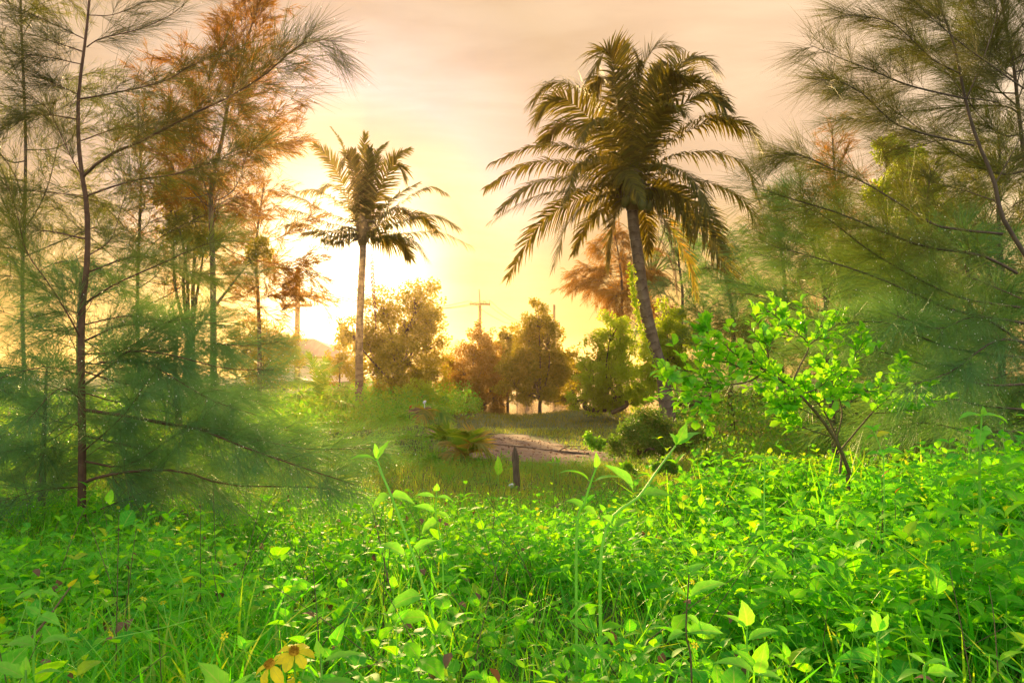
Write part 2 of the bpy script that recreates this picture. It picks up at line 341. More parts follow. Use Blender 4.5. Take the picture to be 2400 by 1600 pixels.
def spray(Pt, cnt, s0, s1, ln, ang, K=4, droop=.1, fwd=.3, taper=.5, flat=0., up=0.):
    """children growing off parents Pt[n,K0,3]: cnt[n] each between s0 and s1 -> [m,K,3], parent s"""
    n, K0, _ = Pt.shape
    cnt = np.zeros(n, int) + np.asarray(cnt, int)
    idx = np.repeat(np.arange(n), cnt); m = len(idx)
    s_ = s0 + (s1 - s0) * rng.random(m)
    f = s_ * (K0 - 1) * .9999; i = f.astype(int); f = (f - i)[:, None]
    pos = Pt[idx, i] * (1 - f) + Pt[idx, i + 1] * f
    T = unit(Pt[idx, i + 1] - Pt[idx, i])
    rp = rng.normal(size=(m, 3))
    if flat: rp[:, 2] *= (1 - flat)
    Pn = unit(rp - (rp * T).sum(-1, keepdims=True) * T)
    a = ang * (.6 + .8 * rng.random(m))[:, None]
    D = unit(T * np.cos(a) + Pn * np.sin(a) + np.array([0, 0, up]))
    l = (np.zeros(m) + (ln[idx] if np.ndim(ln) else ln)) * (.55 + .75 * rng.random(m)) * (1 - taper * (s_ - s0) / max(s1 - s0, 1e-6))
    t = np.linspace(0, 1, K)[None, :, None]
    out = pos[:, None] + l[:, None, None] * (D[:, None] * t + T[:, None] * fwd * t ** 2 + np.array([0, 0, -droop]) * t ** 2)
    return out, s_
def lens(Pt): return np.linalg.norm(np.diff(Pt, axis=1), axis=-1).sum(1)

# ------------------------------------------------------------------ terrain
def sm(x, a, b):
    t = np.clip((x - a) / (b - a), 0, 1); return t * t * (3 - 2 * t)
def gnoise(x, y):
    return (np.sin(x * 1.3 + 1.7 * np.sin(y * .9)) + np.sin(y * 1.7 + 1.3 * np.sin(x * 1.1 + 2)) + .6 * np.sin(x * 3.1 + y * 2.3) + .5 * np.sin(x * 5.3 - y * 4.1 + 1)) / 3.1
def gz(x, y):
    x = np.asarray(x, float); y = np.asarray(y, float)
    z = np.interp(y, [-8, 0, 2, 3.5, 5, 6.5, 7.5, 9, 11, 14, 17, 22, 25, 26.4, 32, 2000], [.55, .60, .60, .52, .42, .33, .26, .17, .09, .03, 0, -.03, -.07, -.15, -.40, -.6])
    z = z + .20 * sm(x, .7, 2.2) * sm(y, 1.2, 2.6) * (1 - sm(y, 5.2, 8))
    z = z + .05 * gnoise(x * .8, y * .8) * (1 - sm(y, 10, 14)) + .045 * gnoise(x * 2.3 + 4, y * 2.3) * (1 - sm(y, 4.5, 7))
    # overgrown mound on the left, bank beyond the sand, mound on the right
    z = z + .42 * np.exp(-(((x + 2.2) / 2.0) ** 2 + ((y - 13.5) / 2.6) ** 2)) * (1 + .35 * gnoise(x * 2.2, y * 2.0))
    z = z + .03 * np.exp(-(((x - .2) / 6.5) ** 2 + ((y - 23.5) / 2.2) ** 2)) + .20 * np.exp(-(((x - 2.3) / 1.3) ** 2 + ((y - 24) / 1.6) ** 2)) + .10 * np.exp(-(((x + 1.2) / .7) ** 2 + ((y - 24.5) / 1.2) ** 2))
    # the land keeps on to both sides of the inlet
    left = 1 - sm(x + .12 * y, -1.5, 1.5); right = sm(x - .16 * y, 1.5, 4.5)
    z = np.where(y > 26, z + (np.maximum(left, right) * .55) * sm(y, 26, 33) * (1 - sm(y, 70, 110)), z)
    return z
def grid_sheet(name, xs, ys, zf, mat):
    X, Y = np.meshgrid(xs, ys); Z = zf(X, Y); nx, ny = len(xs), len(ys)
    i, j = np.meshgrid(np.arange(nx - 1), np.arange(ny - 1)); a = (j * nx + i).ravel()
    mb = MB(); mb.add(np.stack([X, Y, Z], -1), np.stack([a, a + 1, a + nx + 1, a + nx], -1)); return mb.build(name, mat)
def spaced(lo, hi, near, k):
    a = [0.]; s_ = near
    while a[-1] < hi: a.append(a[-1] + s_); s_ *= k
    b_ = [0.]; s_ = near
    while b_[-1] < -lo: b_.append(b_[-1] + s_); s_ *= k
    return np.array([-q for q in b_[:0:-1]] + a)
xs = spaced(-900, 900, .14, 1.035); ys = np.concatenate([np.arange(-8, 0, .4), np.arange(0, 36, .13), 36 * 1.06 ** np.arange(0, 56)])
ground = grid_sheet('ground', xs, ys, gz, M['soil']); tag(ground, 'dark mossy soil under the green plants', 'ground', kind='structure')
# water
mb = MB(); xw = np.linspace(-900, 900, 3); mb.add([(-900, 24, -.10), (900, 24, -.10), (900, 940, -.10), (-900, 940, -.10)], [(0, 1, 2, 3)])
tag(mb.build('water', M['water']), 'still inlet water glinting behind the mangroves', 'water', kind='structure')
# sand patch: an irregular sheet just above the ground
def sandblob(name, cx, cy, rx, ry, seed, label):
    r = np.random.default_rng(seed); th = np.linspace(0, 2 * PI, 96, endpoint=False)
    rad = 1 + .10 * np.sin(3 * th + seed) + .07 * np.sin(7 * th + 2 * seed) + .05 * np.sin(13 * th) + .03 * np.sin(29 * th + 1)
    rings = np.linspace(.02, 1, 14)
    X = cx + rx * rings[:, None] * (rad * np.cos(th))[None]; Y = cy + ry * rings[:, None] * (rad * np.sin(th))[None]
    Z = gz(X, Y) + .022 - .034 * (rings[:, None] ** 6)
    k = np.arange(13)[:, None]; s_ = np.arange(96)[None]
    q = np.stack([k * 96 + s_, k * 96 + (s_ + 1) % 96, (k + 1) * 96 + (s_ + 1) % 96, (k + 1) * 96 + s_], -1).reshape(-1, 4)
    mb = MB(); mb.add(np.stack([X, Y, Z], -1), q); return tag(mb.build(name, M['sand']), label, 'sand', kind='structure')
SAND = [(-.25, 14.6, 1.25, 3.3, 3), (.30, 13.1, 1.5, 1.5, 5)]
sandblob('sand', *SAND[0], 'bare damp sandy patch beyond the stake')
sandblob('sand', *SAND[1], 'pink sandy strip in front of the driftwood')
def on_sand(x, y):
    r = np.zeros(np.shape(x), bool)
    for cx, cy, rx, ry, _ in SAND: r |= ((x - cx) / rx) ** 2 + ((y - cy) / ry) ** 2 < 1.05 + .25 * gnoise(x * 4, y * 4)
    return r
db = MB(); n_ = 900; xd = -.3 + 1.9 * rng.normal(size=n_) * .6; yd = 14 + 1.5 * rng.normal(size=n_)
diamonds(db, np.stack([xd, yd, gz(xd, yd) + .035], -1), np.stack([rng.normal(size=n_), rng.normal(size=n_), .15 * rng.normal(size=n_)], -1), .03 + .06 * rng.random(n_) ** 2, .02)
tag(db.build('debris', M['palm_dead']), 'small dry leaf litter and twigs scattered on the sand', 'debris', kind='stuff')
# hills
def hill(name, x0, x1, Y, hs, label):
    xs_ = np.linspace(x0, x1, 160); t = np.linspace(0, 1, 160)
    prof = np.interp(t, np.linspace(0, 1, len(hs)), hs) + .5 * np.sin(t * 60) + .35 * np.sin(t * 143 + 1) + .25 * rng.random(160)
    mb = MB(); dep = np.linspace(-1, 1, 13)
    X = np.repeat(xs_[None], 13, 0); Yv = Y + dep[:, None] * 60 + 0 * X
    Z = -1 + (np.maximum(prof, .1)[None] + 1) * (1 - np.abs(dep)[:, None] ** 1.6) * (1 + .05 * np.sin(X * .3 + Yv * .2))
    i, j = np.meshgrid(np.arange(159), np.arange(12)); a = (j * 160 + i).ravel()
    mb.add(np.stack([X, Yv, Z], -1), np.stack([a, a + 1, a + 161, a + 160], -1)); return tag(mb.build(name, M['hill']), label, 'hill', kind='structure')
hill('hill', -52, 38, 300, [0, 2, 5, 8.6, 10, 9.7, 9.3, 8.3, 6.2, 4, 3, 1], 'low hazy wooded headland across the water')

# ------------------------------------------------------------------ ground plants (nobody could count these)
def frustum_pts(n, y0, y1, power=1.0, wide=.74):
    y = y0 + (y1 - y0) * rng.random(n * 3) ** power
    x = (rng.random(n * 3) * 2 - 1) * (wide * y1)
    k = np.abs(x) < wide * y + .5
    return x[k][:n], y[k][:n]
def herbs(n, y0, y1, hgt, leaf, nodes, keep=None, mat='herb', power=1.0, seg=4, shape='ovate', stemr=.0018, pts=None, build=None, spread=1.):
    x, y = frustum_pts(n, y0, y1, power) if pts is None else pts
    if keep is not None:
        k = keep(x, y); x, y = x[k], y[k]
    n = len(x); z = gz(x, y)
    h = hgt * (.5 + .8 * rng.random(n)) * (1 + .45 * gnoise(x * 2.3 + 4, y * 2.3)) * np.interp(y, [0, 3.5, 6, 8], [1, .9, .65, .8])
    lean = rng.normal(size=(n, 2)) * .35
    t = np.linspace(0, 1, 5)
    base_ = np.stack([x, y, z], -1)
    St = base_[:, None] + h[:, None, None] * np.stack([lean[:, :1] * t ** 1.5, lean[:, 1:] * t ** 1.5, np.broadcast_to(t, (n, 5))], -1)
    if build is None: mL, mS = MB(), MB()
    else: mL, mS = build
    tubes(mS, St, np.repeat((stemr * (1 - .5 * t))[None], n, 0), 3)
    az0 = rng.random(n) * 2 * PI; pr = np.clip(.5 + .3 * gnoise(x * 2.7 + 5, y * 2.7) + .3 * rng.normal(size=n), 0, 1)
    for k in range(nodes):
        s_ = .35 + .65 * k / max(nodes - 1, 1); f = s_ * 4 * .999; i = int(f); f -= i
        pos = St[:, i] * (1 - f) + St[:, i + 1] * f
        for q in (0, 1):
            az = az0 + k * PI / 2 + q * PI + rng.normal(size=n) * .25
            el = np.interp(s_, [.3, 1], [.15, .85]) + rng.normal(size=n) * .25
            D = np.stack([np.cos(az) * np.cos(el), np.sin(az) * np.cos(el), np.sin(el)], -1)
            ll = leaf * (.6 + .7 * rng.random(n)) * (1.1 if k < nodes - 1 else .7)
            leaves(mL, pos, D, ll, ll * (.48 + .12 * rng.random(n)) * spread, curl=.9, seg=seg, shape=shape, rnd=np.clip(pr * .6 + .4 * rng.random(n), 0, 1))
    return mL, mS
def grass(mb, n, y0, y1, hgt, wid, keep=None, power=1.0, bend=.5, K=4, pts=None):
    x, y = frustum_pts(n, y0, y1, power) if pts is None else pts
    if keep is not None:
        k = keep(x, y); x, y = x[k], y[k]
    n = len(x); z = gz(x, y) - .01
    h = hgt * (.4 + .9 * rng.random(n)) * (1 + .3 * gnoise(x * 1.7 + 3, y * 1.7))
    az = rng.random(n) * 2 * PI; ln = (.15 + bend * rng.random(n))
    t = np.linspace(0, 1, K)[None, :, None]
    H = np.stack([np.cos(az), np.sin(az), 0 * az], -1)[:, None]
    Pt = np.stack([x, y, z], -1)[:, None] + h[:, None, None] * (np.array([0, 0, 1.]) * (t - .25 * ln[:, None, None] * t ** 2) + H * ln[:, None, None] * (t ** 1.7))
    ribbons(mb, Pt, wid * (.6 + .8 * rng.random(n)), side=np.cross(H, [0, 0, 1.]).reshape(n, 1, 3) * 0 + H + .3 * rng.normal(size=(n, 1, 3)))

lowleft = lambda x, y: np.maximum(sm(-x / np.maximum(y, .1), .2, .34) * (1 - sm(y, 2.3, 3.0)), .8 * sm(x / np.maximum(y, .1), .18, .4) * (1 - sm(y, 1.9, 2.5)))
clear = lambda x, y: (x * x + y * y > 1.15 ** 2)
kh = lambda x, y: clear(x, y) & (rng.random(len(x)) > .93 * lowleft(x, y)) & (rng.random(len(x)) < np.clip(.55 + .75 * gnoise(x * 2.1, y * 2.1), .12, 1))
mL, mS = herbs(5200, .9, 6.6, .27, .055, 4, kh, power=.75)
herbs(2200, .9, 4.2, .22, .072, 3, kh, power=.8, shape='heart', build=(mL, mS), spread=1.15)
herbs(700, 1.2, 5.2, .34, .085, 4, kh, power=.75, build=(mL, mS))
herbs(9000, 3.2, 7.2, .24, .032, 3, lambda x, y: rng.random(len(x)) < .8, power=.9, seg=2, build=(mL, mS))
# the bank on the right is higher and denser
xr, yr = 1.0 + 3.4 * rng.random(1500), 2.2 + 3.6 * rng.random(1500)
herbs(0, 0, 1, .40, .075, 5, None, build=(mL, mS), pts=(xr, yr))
for hh_, nn_, lf_ in ((.55, 170, .085), (.46, 260, .06)):
    xr, yr = .9 + 3.6 * rng.random(nn_), 2.4 + 3.6 * rng.random(nn_); k_ = gnoise(xr * 1.9, yr * 1.9 + 1) > -.1
    herbs(0, 0, 1, hh_, lf_, 6, None, build=(mL, mS), pts=(xr[k_], yr[k_]))
xr, yr = -3.4 + 6.0 * rng.random(260), 2.2 + 4.0 * rng.random(260); k_ = (gnoise(xr * 1.7, yr * 1.7 + 3) > .15) & ((xr / yr < -.22) | (xr / yr > .28))
herbs(0, 0, 1, .42, .07, 5, None, build=(mL, mS), pts=(xr[k_], yr[k_]))
ug = empty('undergrowth', (0, 3, .5), 'bright green leafy undergrowth filling the foreground', 'undergrowth'); ug['kind'] = 'stuff'
for nm, b_, mt in (('leaf_mass', mL, 'herb'), ('stem_mass', mS, 'stem')):
    o_ = b_.build(nm, M[mt], ug, origin=(0, 3, .5)); o_['kind'] = 'stuff'
gm = MB()
grass(gm, 34000, .9, 6.8, .21, .006, clear, .7, .9)
grass(gm, 5000, .9, 3.2, .26, .010, lambda x, y: clear(x, y) & (rng.random(len(x)) < .3 + .7 * lowleft(x, y)), .8, .9)
grass(gm, 38000, .9, 2.9, .11, .006, lambda x, y: clear(x, y) & (rng.random(len(x)) < lowleft(x, y)), .8, 1.)
grass(gm, 1500, 2.2, 5.6, .42, .012, lambda x, y: x > .9, 1, .6)
tag(gm.build('grass', M['grass'], smooth=True), 'fresh green grass blades among the leafy herbs', 'grass', kind='stuff')
gm = MB()
offs = lambda x, y: ~on_sand(x, y)
grass(gm, 45000, 6.2, 11.6, .16, .006, offs, .9, .7, 3)
grass(gm, 60000, 10.5, 19.5, .075, .009, offs, 1, .8, 3)
tag(gm.build('meadow_grass', M['grass_dry']), 'thin yellowish green grass around the sandy patch', 'grass', kind='stuff')
gm = MB()
grass(gm, 70000, 17, 25.6, .10, .012, lambda x, y: ~on_sand(x, y) & (rng.random(len(x)) < .25 + .5 * np.exp(-((y - 24) / 3) ** 2) + .35 * gnoise(x * 1.1, y * 1.3)), 1, .7, 3)
tag(gm.build('bank_grass', M['grass_bank']), 'taller tufted grass on the bank before the water', 'grass', kind='stuff')
# creeper on the mound left of the path
def disc(n, cx, cy, rx, ry):
    r = np.sqrt(rng.random(n)); a = rng.random(n) * 2 * PI; return cx + rx * r * np.cos(a), cy + ry * r * np.sin(a)
cb = (MB(), MB())
herbs(0, 0, 1, .17, .045, 3, lambda x, y: ~on_sand(x, y), pts=disc(5200, -2.4, 13.3, 3.4, 3.6), build=cb, seg=2, stemr=.002)
herbs(0, 0, 1, .15, .042, 3, lambda x, y: ~on_sand(x, y) & (gnoise(x * 1.4, y * 1.4 + 2) > -.35), pts=frustum_pts(9000, 6.2, 12), build=cb, seg=2, stemr=.002)
cr = empty('creeper', (-2.4, 13.3, .3), 'small leaved creeper covering the low mound left of the sand', 'creeper'); cr['kind'] = 'stuff'
for nm, b_, mt in (('leaf_mass', cb[0], 'creeper'), ('stem_mass', cb[1], 'stem')):
    o_ = b_.build(nm, M[mt], cr, origin=(-2.4, 13.3, .3)); o_['kind'] = 'stuff'
# far scrub on both shores
cb = (MB(), MB())
def scrub(cx, cy, rx, ry, n, h, lf):
    x, y = disc(n, cx, cy, rx, ry); z = gz(x, y)
    pos = np.stack([x, y, z + h * rng.random(n) ** .7 * (1 + .5 * gnoise(x, y))], -1)
    diamonds(cb[0], pos, rng.normal(size=(n, 3)) + [0, 0, .4], lf * (.6 + .8 * rng.random(n)), lf * .6)
scrub(-9, 24, 8, 7, 22000, .7, .10); scrub(-5.2, 20, 3.5, 3.5, 12000, .45, .08)
scrub(9, 18, 5.5, 8, 22000, .8, .09); scrub(5.5, 11, 3.0, 3.2, 16000, .35, .06); scrub(-7, 12, 4, 5, 16000, .5, .07)
scrub(-4.2, 28, 3.2, 2.2, 9000, .9, .09)
tag(cb[0].build('scrub', M['creeper']), 'tangled low green scrub around the tree feet', 'scrub', kind='stuff')

# ------------------------------------------------------------------ casuarinas
def casuarina(trunk, r0, r1, limbs, label, twig=(9, .5), twig2=None, needle=(14, .16, .0022), mat='needle', auto=None, group='casuarina trees', bark='bark', dens=1., droop=.10, nK=3, name='casuarina_tree', limb_r=.24, drops=0):
    trunk = resample(trunk, 26); H = np.linalg.norm(np.diff(trunk, axis=0), axis=1).sum()
    base_ = trunk[0]
    LL = [resample(l, 14) for l in limbs]
    if auto:
        n, t0, lmax, el = auto['n'], auto['t0'], auto['len'], auto.get('el', .5)
        for k in range(n):
            s_ = t0 + (1 - t0) * ((k + rng.random() * .6) / n); f = s_ * 25 * .999; i = int(f); p0 = trunk[i] + (trunk[i + 1] - trunk[i]) * (f - i)
            az = auto.get('az0', 0) + k * 2.4 + rng.normal() * .3
            l = lmax * (1 - (s_ - t0) / (1 - t0)) ** auto.get('pw', .75) * (.7 + .5 * rng.random()) + .12 * lmax
            e = el + .25 * rng.normal() + .35 * s_
            D = np.array([math.cos(az) * math.cos(e), math.sin(az) * math.cos(e), math.sin(e)])
            t = np.linspace(0, 1, 6)[:, None]
            pts = p0 + l * (D * t + np.array([0, 0, -auto.get('sag', .25)]) * t ** 2 + rng.normal(size=3) * .06 * np.sin(t * 5))
            LL.append(resample(pts, 14))
    LL = np.array(LL); ll = lens(LL)
    wood = MB()
    tubes(wood, trunk[None], (r0 + (r1 - r0) * np.linspace(0, 1, 26) ** .9)[None], 8)
    lr = np.clip(limb_r * .022 * ll, .004, r0 * .7)
    tubes(wood, LL, lr[:, None] * (1 - .82 * np.linspace(0, 1, 14))[None], 5)
    tw, s1 = spray(LL, np.maximum(1, (twig[0] * ll * dens)).astype(int), .10, 1., twig[1] * np.clip(ll / 2.2, .45, 1.0), .75, 5, droop, .45, .6, flat=.2)
    tp = np.stack([trunk[16:].copy()]); tip, _ = spray(tp, int(8 * H * dens * .3) + 3, 0, 1, twig[1] * .7, .6, 5, 0, .3)
    tw = np.concatenate([tw, tip])
    tubes(wood, tw, np.repeat((np.array([1, .8, .6, .45, .3]) * max(.0016, needle[2] * .9))[None], len(tw), 0), 3)
    src = tw
    if twig2:
        t2, _ = spray(tw, np.maximum(1, (twig2[0] * lens(tw) / twig[1])).astype(int), .1, 1, twig2[1], .7, 4, droop, .4, .3)
        src = np.concatenate([np.stack([resample(q, 4) for q in tw]) if len(tw) < 4000 else tw[:, [0, 1, 3, 4]], t2])
    nd_, _ = spray(src, np.maximum(2, needle[0] * (.4 + .8 * lens(src) / max(lens(src).mean(), 1e-6))).astype(int), .02, 1, needle[1], .55, nK, droop * 1.3, .5, .2)
    crown = MB(); n = len(nd_)
    rn = rng.random(n)
    if mat == 'needle_backlit_top': rn = np.clip(.25 * rn + np.interp(nd_[:, 0, 2], [1.6, 2.1, 2.5, 3.2], [.05, .32, .58, .80]), 0, 1)  # backlighting painted in by height: teal green low, dark olive brown high
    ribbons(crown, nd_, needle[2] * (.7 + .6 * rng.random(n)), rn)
    t = empty(name, base_, label, 'casuarina tree', group)
    wood.build('trunk', M[bark], t, origin=base_)
    crown.build('crown', M[mat], t, origin=base_)
    if drops:
        db = MB(); pk = nd_[rng.choice(n, drops)]; dew(db, pk[:, -1] * .7 + pk[:, 1] * .3, .0028)
        db.build('dew', M['dew'], t, origin=base_)
    return t
M['dew'] = leafmat('dew', [(.9, .9, .85), (.95, .95, .9)], 1.0, .15, (1, .97, .8), 0, 1., .6)
def dew(mb, pts, r):
    n = len(pts); t = np.array([-1, -.6, .6, 1])[None, :, None]; r = r * (.5 + rng.random(n))
    tubes(mb, pts[:, None] + t * r[:, None, None] * np.array([0, 0, 1.]), r[:, None] * np.array([.05, .8, .8, .05])[None], 5)
def Q(lst, d0, d1=None):
    d1 = d0 if d1 is None else d1; n = len(lst)
    return [P(a, b_, d0 + (d1 - d0) * k / max(n - 1, 1)) for k, (a, b_) in enumerate(lst)]

A_tr = Q([(188, 1330), (192, 1150), (192, 1000), (190, 800), (195, 700), (205, 600), (203, 480), (192, 410), (184, 330), (184, 222), (200, 92), (209, 0), (212, -110), (214, -260)], 5.4)
A_l = [Q([(203, 459), (306, 425), (421, 406), (536, 367), (600, 350)], 5.4, 5.0),
       Q([(195, 413), (249, 367), (344, 325), (459, 264), (547, 222), (631, 168), (670, 130), (727, 96), (800, 98)], 5.4, 4.6),
       Q([(184, 233), (268, 218), (383, 191), (451, 153), (536, 119)], 5.4, 5.0),
       Q([(203, 111), (237, 90), (325, 69), (402, 34), (440, 0), (460, -30)], 5.4, 5.6),
       Q([(209, 36), (268, 34), (344, 0), (380, -30)], 5.4, 5.6),
       Q([(199, 92), (134, 61), (76, 34), (0, 0)], 5.4, 5.0), Q([(197, 122), (96, 88), (0, 57)], 5.4, 5.8),
       Q([(184, 222), (134, 199), (57, 168), (-20, 130)], 5.4, 5.0), Q([(188, 150), (88, 130), (0, 126)], 5.4, 4.8),
       Q([(190, 410), (160, 355), (115, 260), (60, 210), (-10, 165)], 5.4, 5.2),
       Q([(190, 800), (170, 756), (116, 667), (62, 590), (40, 500), (0, 385)], 5.4, 5.0),
       Q([(203, 459), (120, 452), (0, 440)], 5.4, 5.1), Q([(196, 712), (268, 667), (362, 625), (450, 585), (520, 560)], 5.4, 4.9),
       Q([(205, 600), (260, 560), (290, 470), (330, 400)], 5.4, 5.9),
       Q([(196, 903), (268, 850), (304, 823), (402, 832), (527, 863), (640, 866)], 5.4, 4.7),
       Q([(235, 850), (330, 846), (393, 877), (491, 935), (594, 970)], 5.3, 4.6),
       Q([(196, 1131), (232, 1118), (312, 1104), (424, 1104), (536, 1136), (714, 1140), (800, 1150)], 5.4, 4.4),
       Q([(196, 960), (300, 975), (388, 993), (469, 1006), (558, 1042), (670, 1082), (830, 1135)], 5.4, 4.2),
       Q([(300, 975), (446, 1000), (580, 1024), (714, 1051), (870, 1050)], 5.2, 4.6),
       Q([(192, 1060), (250, 1010), (300, 960), (340, 900)], 5.4, 4.6),
       Q([(196, 1000), (85, 970), (-10, 900)], 5.4, 5.0), Q([(195, 740), (147, 729), (0, 765)], 5.4, 5.2),
       Q([(200, 700), (120, 668), (0, 640)], 5.4, 5.7), Q([(190, 1140), (90, 1150), (-20, 1180)], 5.4, 4.8),
       Q([(196, 1210), (312, 1162), (420, 1130), (520, 1150)], 5.4, 5.2),
       Q([(196, 880), (110, 860), (20, 880), (-40, 900)], 5.4, 4.6), Q([(200, 760), (310, 740), (430, 760), (560, 750)], 5.4, 5.4),
       Q([(196, 800), (300, 760), (420, 790), (560, 810), (660, 800)], 5.4, 5.9), Q([(196, 940), (140, 910), (60, 990)], 5.4, 4.4),
       Q([(196, 1020), (330, 1050), (450, 1060), (560, 1090), (640, 1120)], 5.4, 5.9),
       Q([(200, 640), (330, 600), (460, 640), (600, 640)], 5.4, 6.0), Q([(200, 560), (90, 540), (0, 560)], 5.4, 6.1),
       Q([(196, 870), (300, 900), (420, 900), (540, 920), (640, 960)], 5.4, 5.7), Q([(196, 1080), (300, 1090), (430, 1010), (560, 990), (680, 1010)], 5.4, 5.2), Q([(196, 980), (100, 1040), (0, 1060)], 5.4, 5.1),
       Q([(196, 830), (290, 820), (380, 760), (480, 740)], 5.4, 4.9), Q([(196, 920), (300, 940), (380, 860), (450, 880)], 5.4, 5.1), Q([(196, 760), (120, 790), (30, 820)], 5.4, 5.6),
       Q([(190, 330), (280, 300), (360, 300), (430, 330)], 5.4, 6.2), Q([(186, 280), (90, 270), (0, 300)], 5.4, 6.2)]
casuarina(A_tr, .030, .004, A_l, 'slender casuarina with dark reddish trunk and wide dewy branches over the left undergrowth', (30, .36), None, (31, .18, .0017), 'needle_backlit_top', None, None, 'bark_red', drops=1800)
casuarina(Q([(90, 1330), (95, 1200), (100, 1100), (104, 980), (110, 860)], 5.9), .042, .008, [Q([(98, 1230), (40, 1240), (-10, 1235)], 5.9, 5.5)],
          'short dark casuarina sapling at the far left edge beside the slender trunk', (24, .36), None, (34, .18, .0022), 'needle_cool', dict(n=20, t0=.15, len=1.0, sag=.3, el=.3), droop=.2)
casuarina(Q([(500, 930), (500, 760), (498, 600), (495, 440), (520, 330), (535, 240), (560, 160), (590, 60), (610, 0)], 14), .065, .012, [],
          'tall pointed casuarina whose tip reaches the top edge left of the sun', (8, .75), (9, .22), (10, .12, .0075), 'needle_glow_brown', dict(n=60, t0=.28, len=1.75, sag=.02, el=.5, pw=.75))
casuarina(Q([(608, 960), (608, 800), (605, 700), (600, 600), (606, 520), (620, 430)], 22), .07, .02, [Q([(605, 700), (680, 670), (760, 715)], 22), Q([(605, 640), (680, 610), (740, 600)], 22), Q([(605, 580), (690, 540), (735, 500)], 22)],
          'casuarina with drooping sprays just left of the nearer utility pole', (7, .8), (8, .28), (9, .16, .012), 'needle_glow_brown', dict(n=26, t0=.3, len=1.7, sag=.3, el=.4))
casuarina(Q([(455, 950), (452, 700), (460, 520), (455, 400)], 18), .06, .02, [], 'casuarina crowded between the tall pointed one and the slender near one', (6, .8), (7, .28), (8, .15, .009), 'needle_glow_brown', dict(n=20, t0=.3, len=1.9, sag=.1, el=.4))
casuarina(Q([(330, 950), (322, 700), (330, 420), (322, 250)], 15), .045, .015, [], 'casuarina behind the dark reddish trunk at upper left', (7, .8), (8, .25), (8, .14, .0065), 'needle', dict(n=28, t0=.3, len=2.2, sag=.1, el=.4))
casuarina(Q([(60, 950), (52, 700), (60, 350), (48, 0), (60, -60)], 13), .035, .015, [], 'tall casuarina at the upper left corner behind the branches', (7, .8), (8, .25), (8, .14, .0058), 'needle', dict(n=34, t0=.25, len=2.4, sag=.1, el=.4))
casuarina(Q([(190, 980), (185, 780), (190, 640)], 11), .06, .012, [], 'low casuarina thicket behind the slender left trunk', (7, .7), (6, .22), (8, .14, .005), 'needle_cool', dict(n=34, t0=.05, len=1.9, sag=.25, el=.35))
casuarina(Q([(420, 1000), (410, 860), (420, 760)], 9.5), .045, .01, [], 'low soft casuarina below the tall pointed one', (8, .6), (6, .2), (8, .15, .0045), 'needle_cool', dict(n=34, t0=.02, len=1.7, sag=.3, el=.3))
# right side
R_tr = Q([(2490, 1120), (2480, 900), (2455, 720), (2410, 610), (2350, 510), (2329, 421), (2289, 325), (2262, 230), (2236, 103), (2197, 0), (2165, -110), (2150, -240)], 5.6)
R_l = [Q([(2384, 640), (2300, 598), (2178, 580), (2076, 546), (1974, 502), (1838, 461), (1790, 444)], 5.6, 4.9),
       Q([(2350, 548), (2195, 529), (2110, 478), (2025, 427), (1960, 400), (1870, 362), (1800, 365)], 5.6, 5.2),
       Q([(2390, 720), (2260, 700), (2161, 658), (2042, 590), (1940, 512), (1892, 488)], 5.6, 5.1),
       Q([(2400, 757), (2246, 730), (2161, 696), (2042, 645), (1900, 600), (1820, 580)], 5.6, 5.0),
       Q([(2405, 810), (2297, 743), (2200, 770), (2100, 740)], 5.6, 4.6), Q([(2405, 839), (2229, 815), (2076, 757), (1960, 760)], 5.6, 4.7),
       Q([(2408, 900), (2300, 900), (2150, 850), (2000, 800), (1860, 730)], 5.6, 5.3),
       Q([(2410, 960), (2300, 950), (2200, 930), (2080, 950)], 5.6, 4.9), Q([(2412, 1010), (2280, 1010), (2160, 990), (2060, 1010)], 5.6, 5.0),
       Q([(2400, 208), (2340, 165), (2255, 103), (2160, 20), (2120, -30)], 5.6, 5.1),
       Q([(2266, 232), (2140, 203), (2060, 172), (1975, 138), (1897, 105)], 5.6, 5.0),
       Q([(2251, 172), (2190, 142), (2132, 88), (2083, 50), (1990, 36), (1933, 50)], 5.6, 5.2),
       Q([(2282, 341), (2140, 306), (2083, 279), (2025, 222), (1968, 191), (1926, 188)], 5.6, 4.9),
       Q([(2225, 60), (2160, 20), (2080, -10), (2010, -20)], 5.6, 5.5), Q([(2266, 230), (2340, 240), (2420, 262)], 5.6, 5.4),
       Q([(2328, 440), (2381, 344), (2420, 280)], 5.6, 5.9), Q([(2262, 240), (2300, 150), (2330, 60), (2350, -40)], 5.6, 6.0),
       Q([(2290, 330), (2200, 330), (2120, 350), (2060, 340)], 5.6, 6.1), Q([(2330, 470), (2240, 440), (2150, 420)], 5.6, 6.3),
       Q([(2395, 700), (2300, 660), (2200, 620), (2120, 560)], 5.6, 6.4), Q([(2400, 800), (2330, 800), (2230, 870), (2140, 900)], 5.6, 4.4)]
casuarina(R_tr, .022, .004, R_l, 'large casuarina at the right edge with long limbs reaching left against the sky', (30, .36), None, (34, .19, .0017), 'needle_backlit_top', None, None, 'bark', drops=1600)
casuarina(Q([(2460, 1000), (2430, 600), (2392, 300), (2375, 150), (2347, 0), (2330, -120)], 6.4), .022, .006, [], 'second casuarina half hidden at the upper right corner', (26, .38), None, (36, .18, .0022), 'needle', dict(n=34, t0=.3, len=1.3, sag=.1, el=.5))
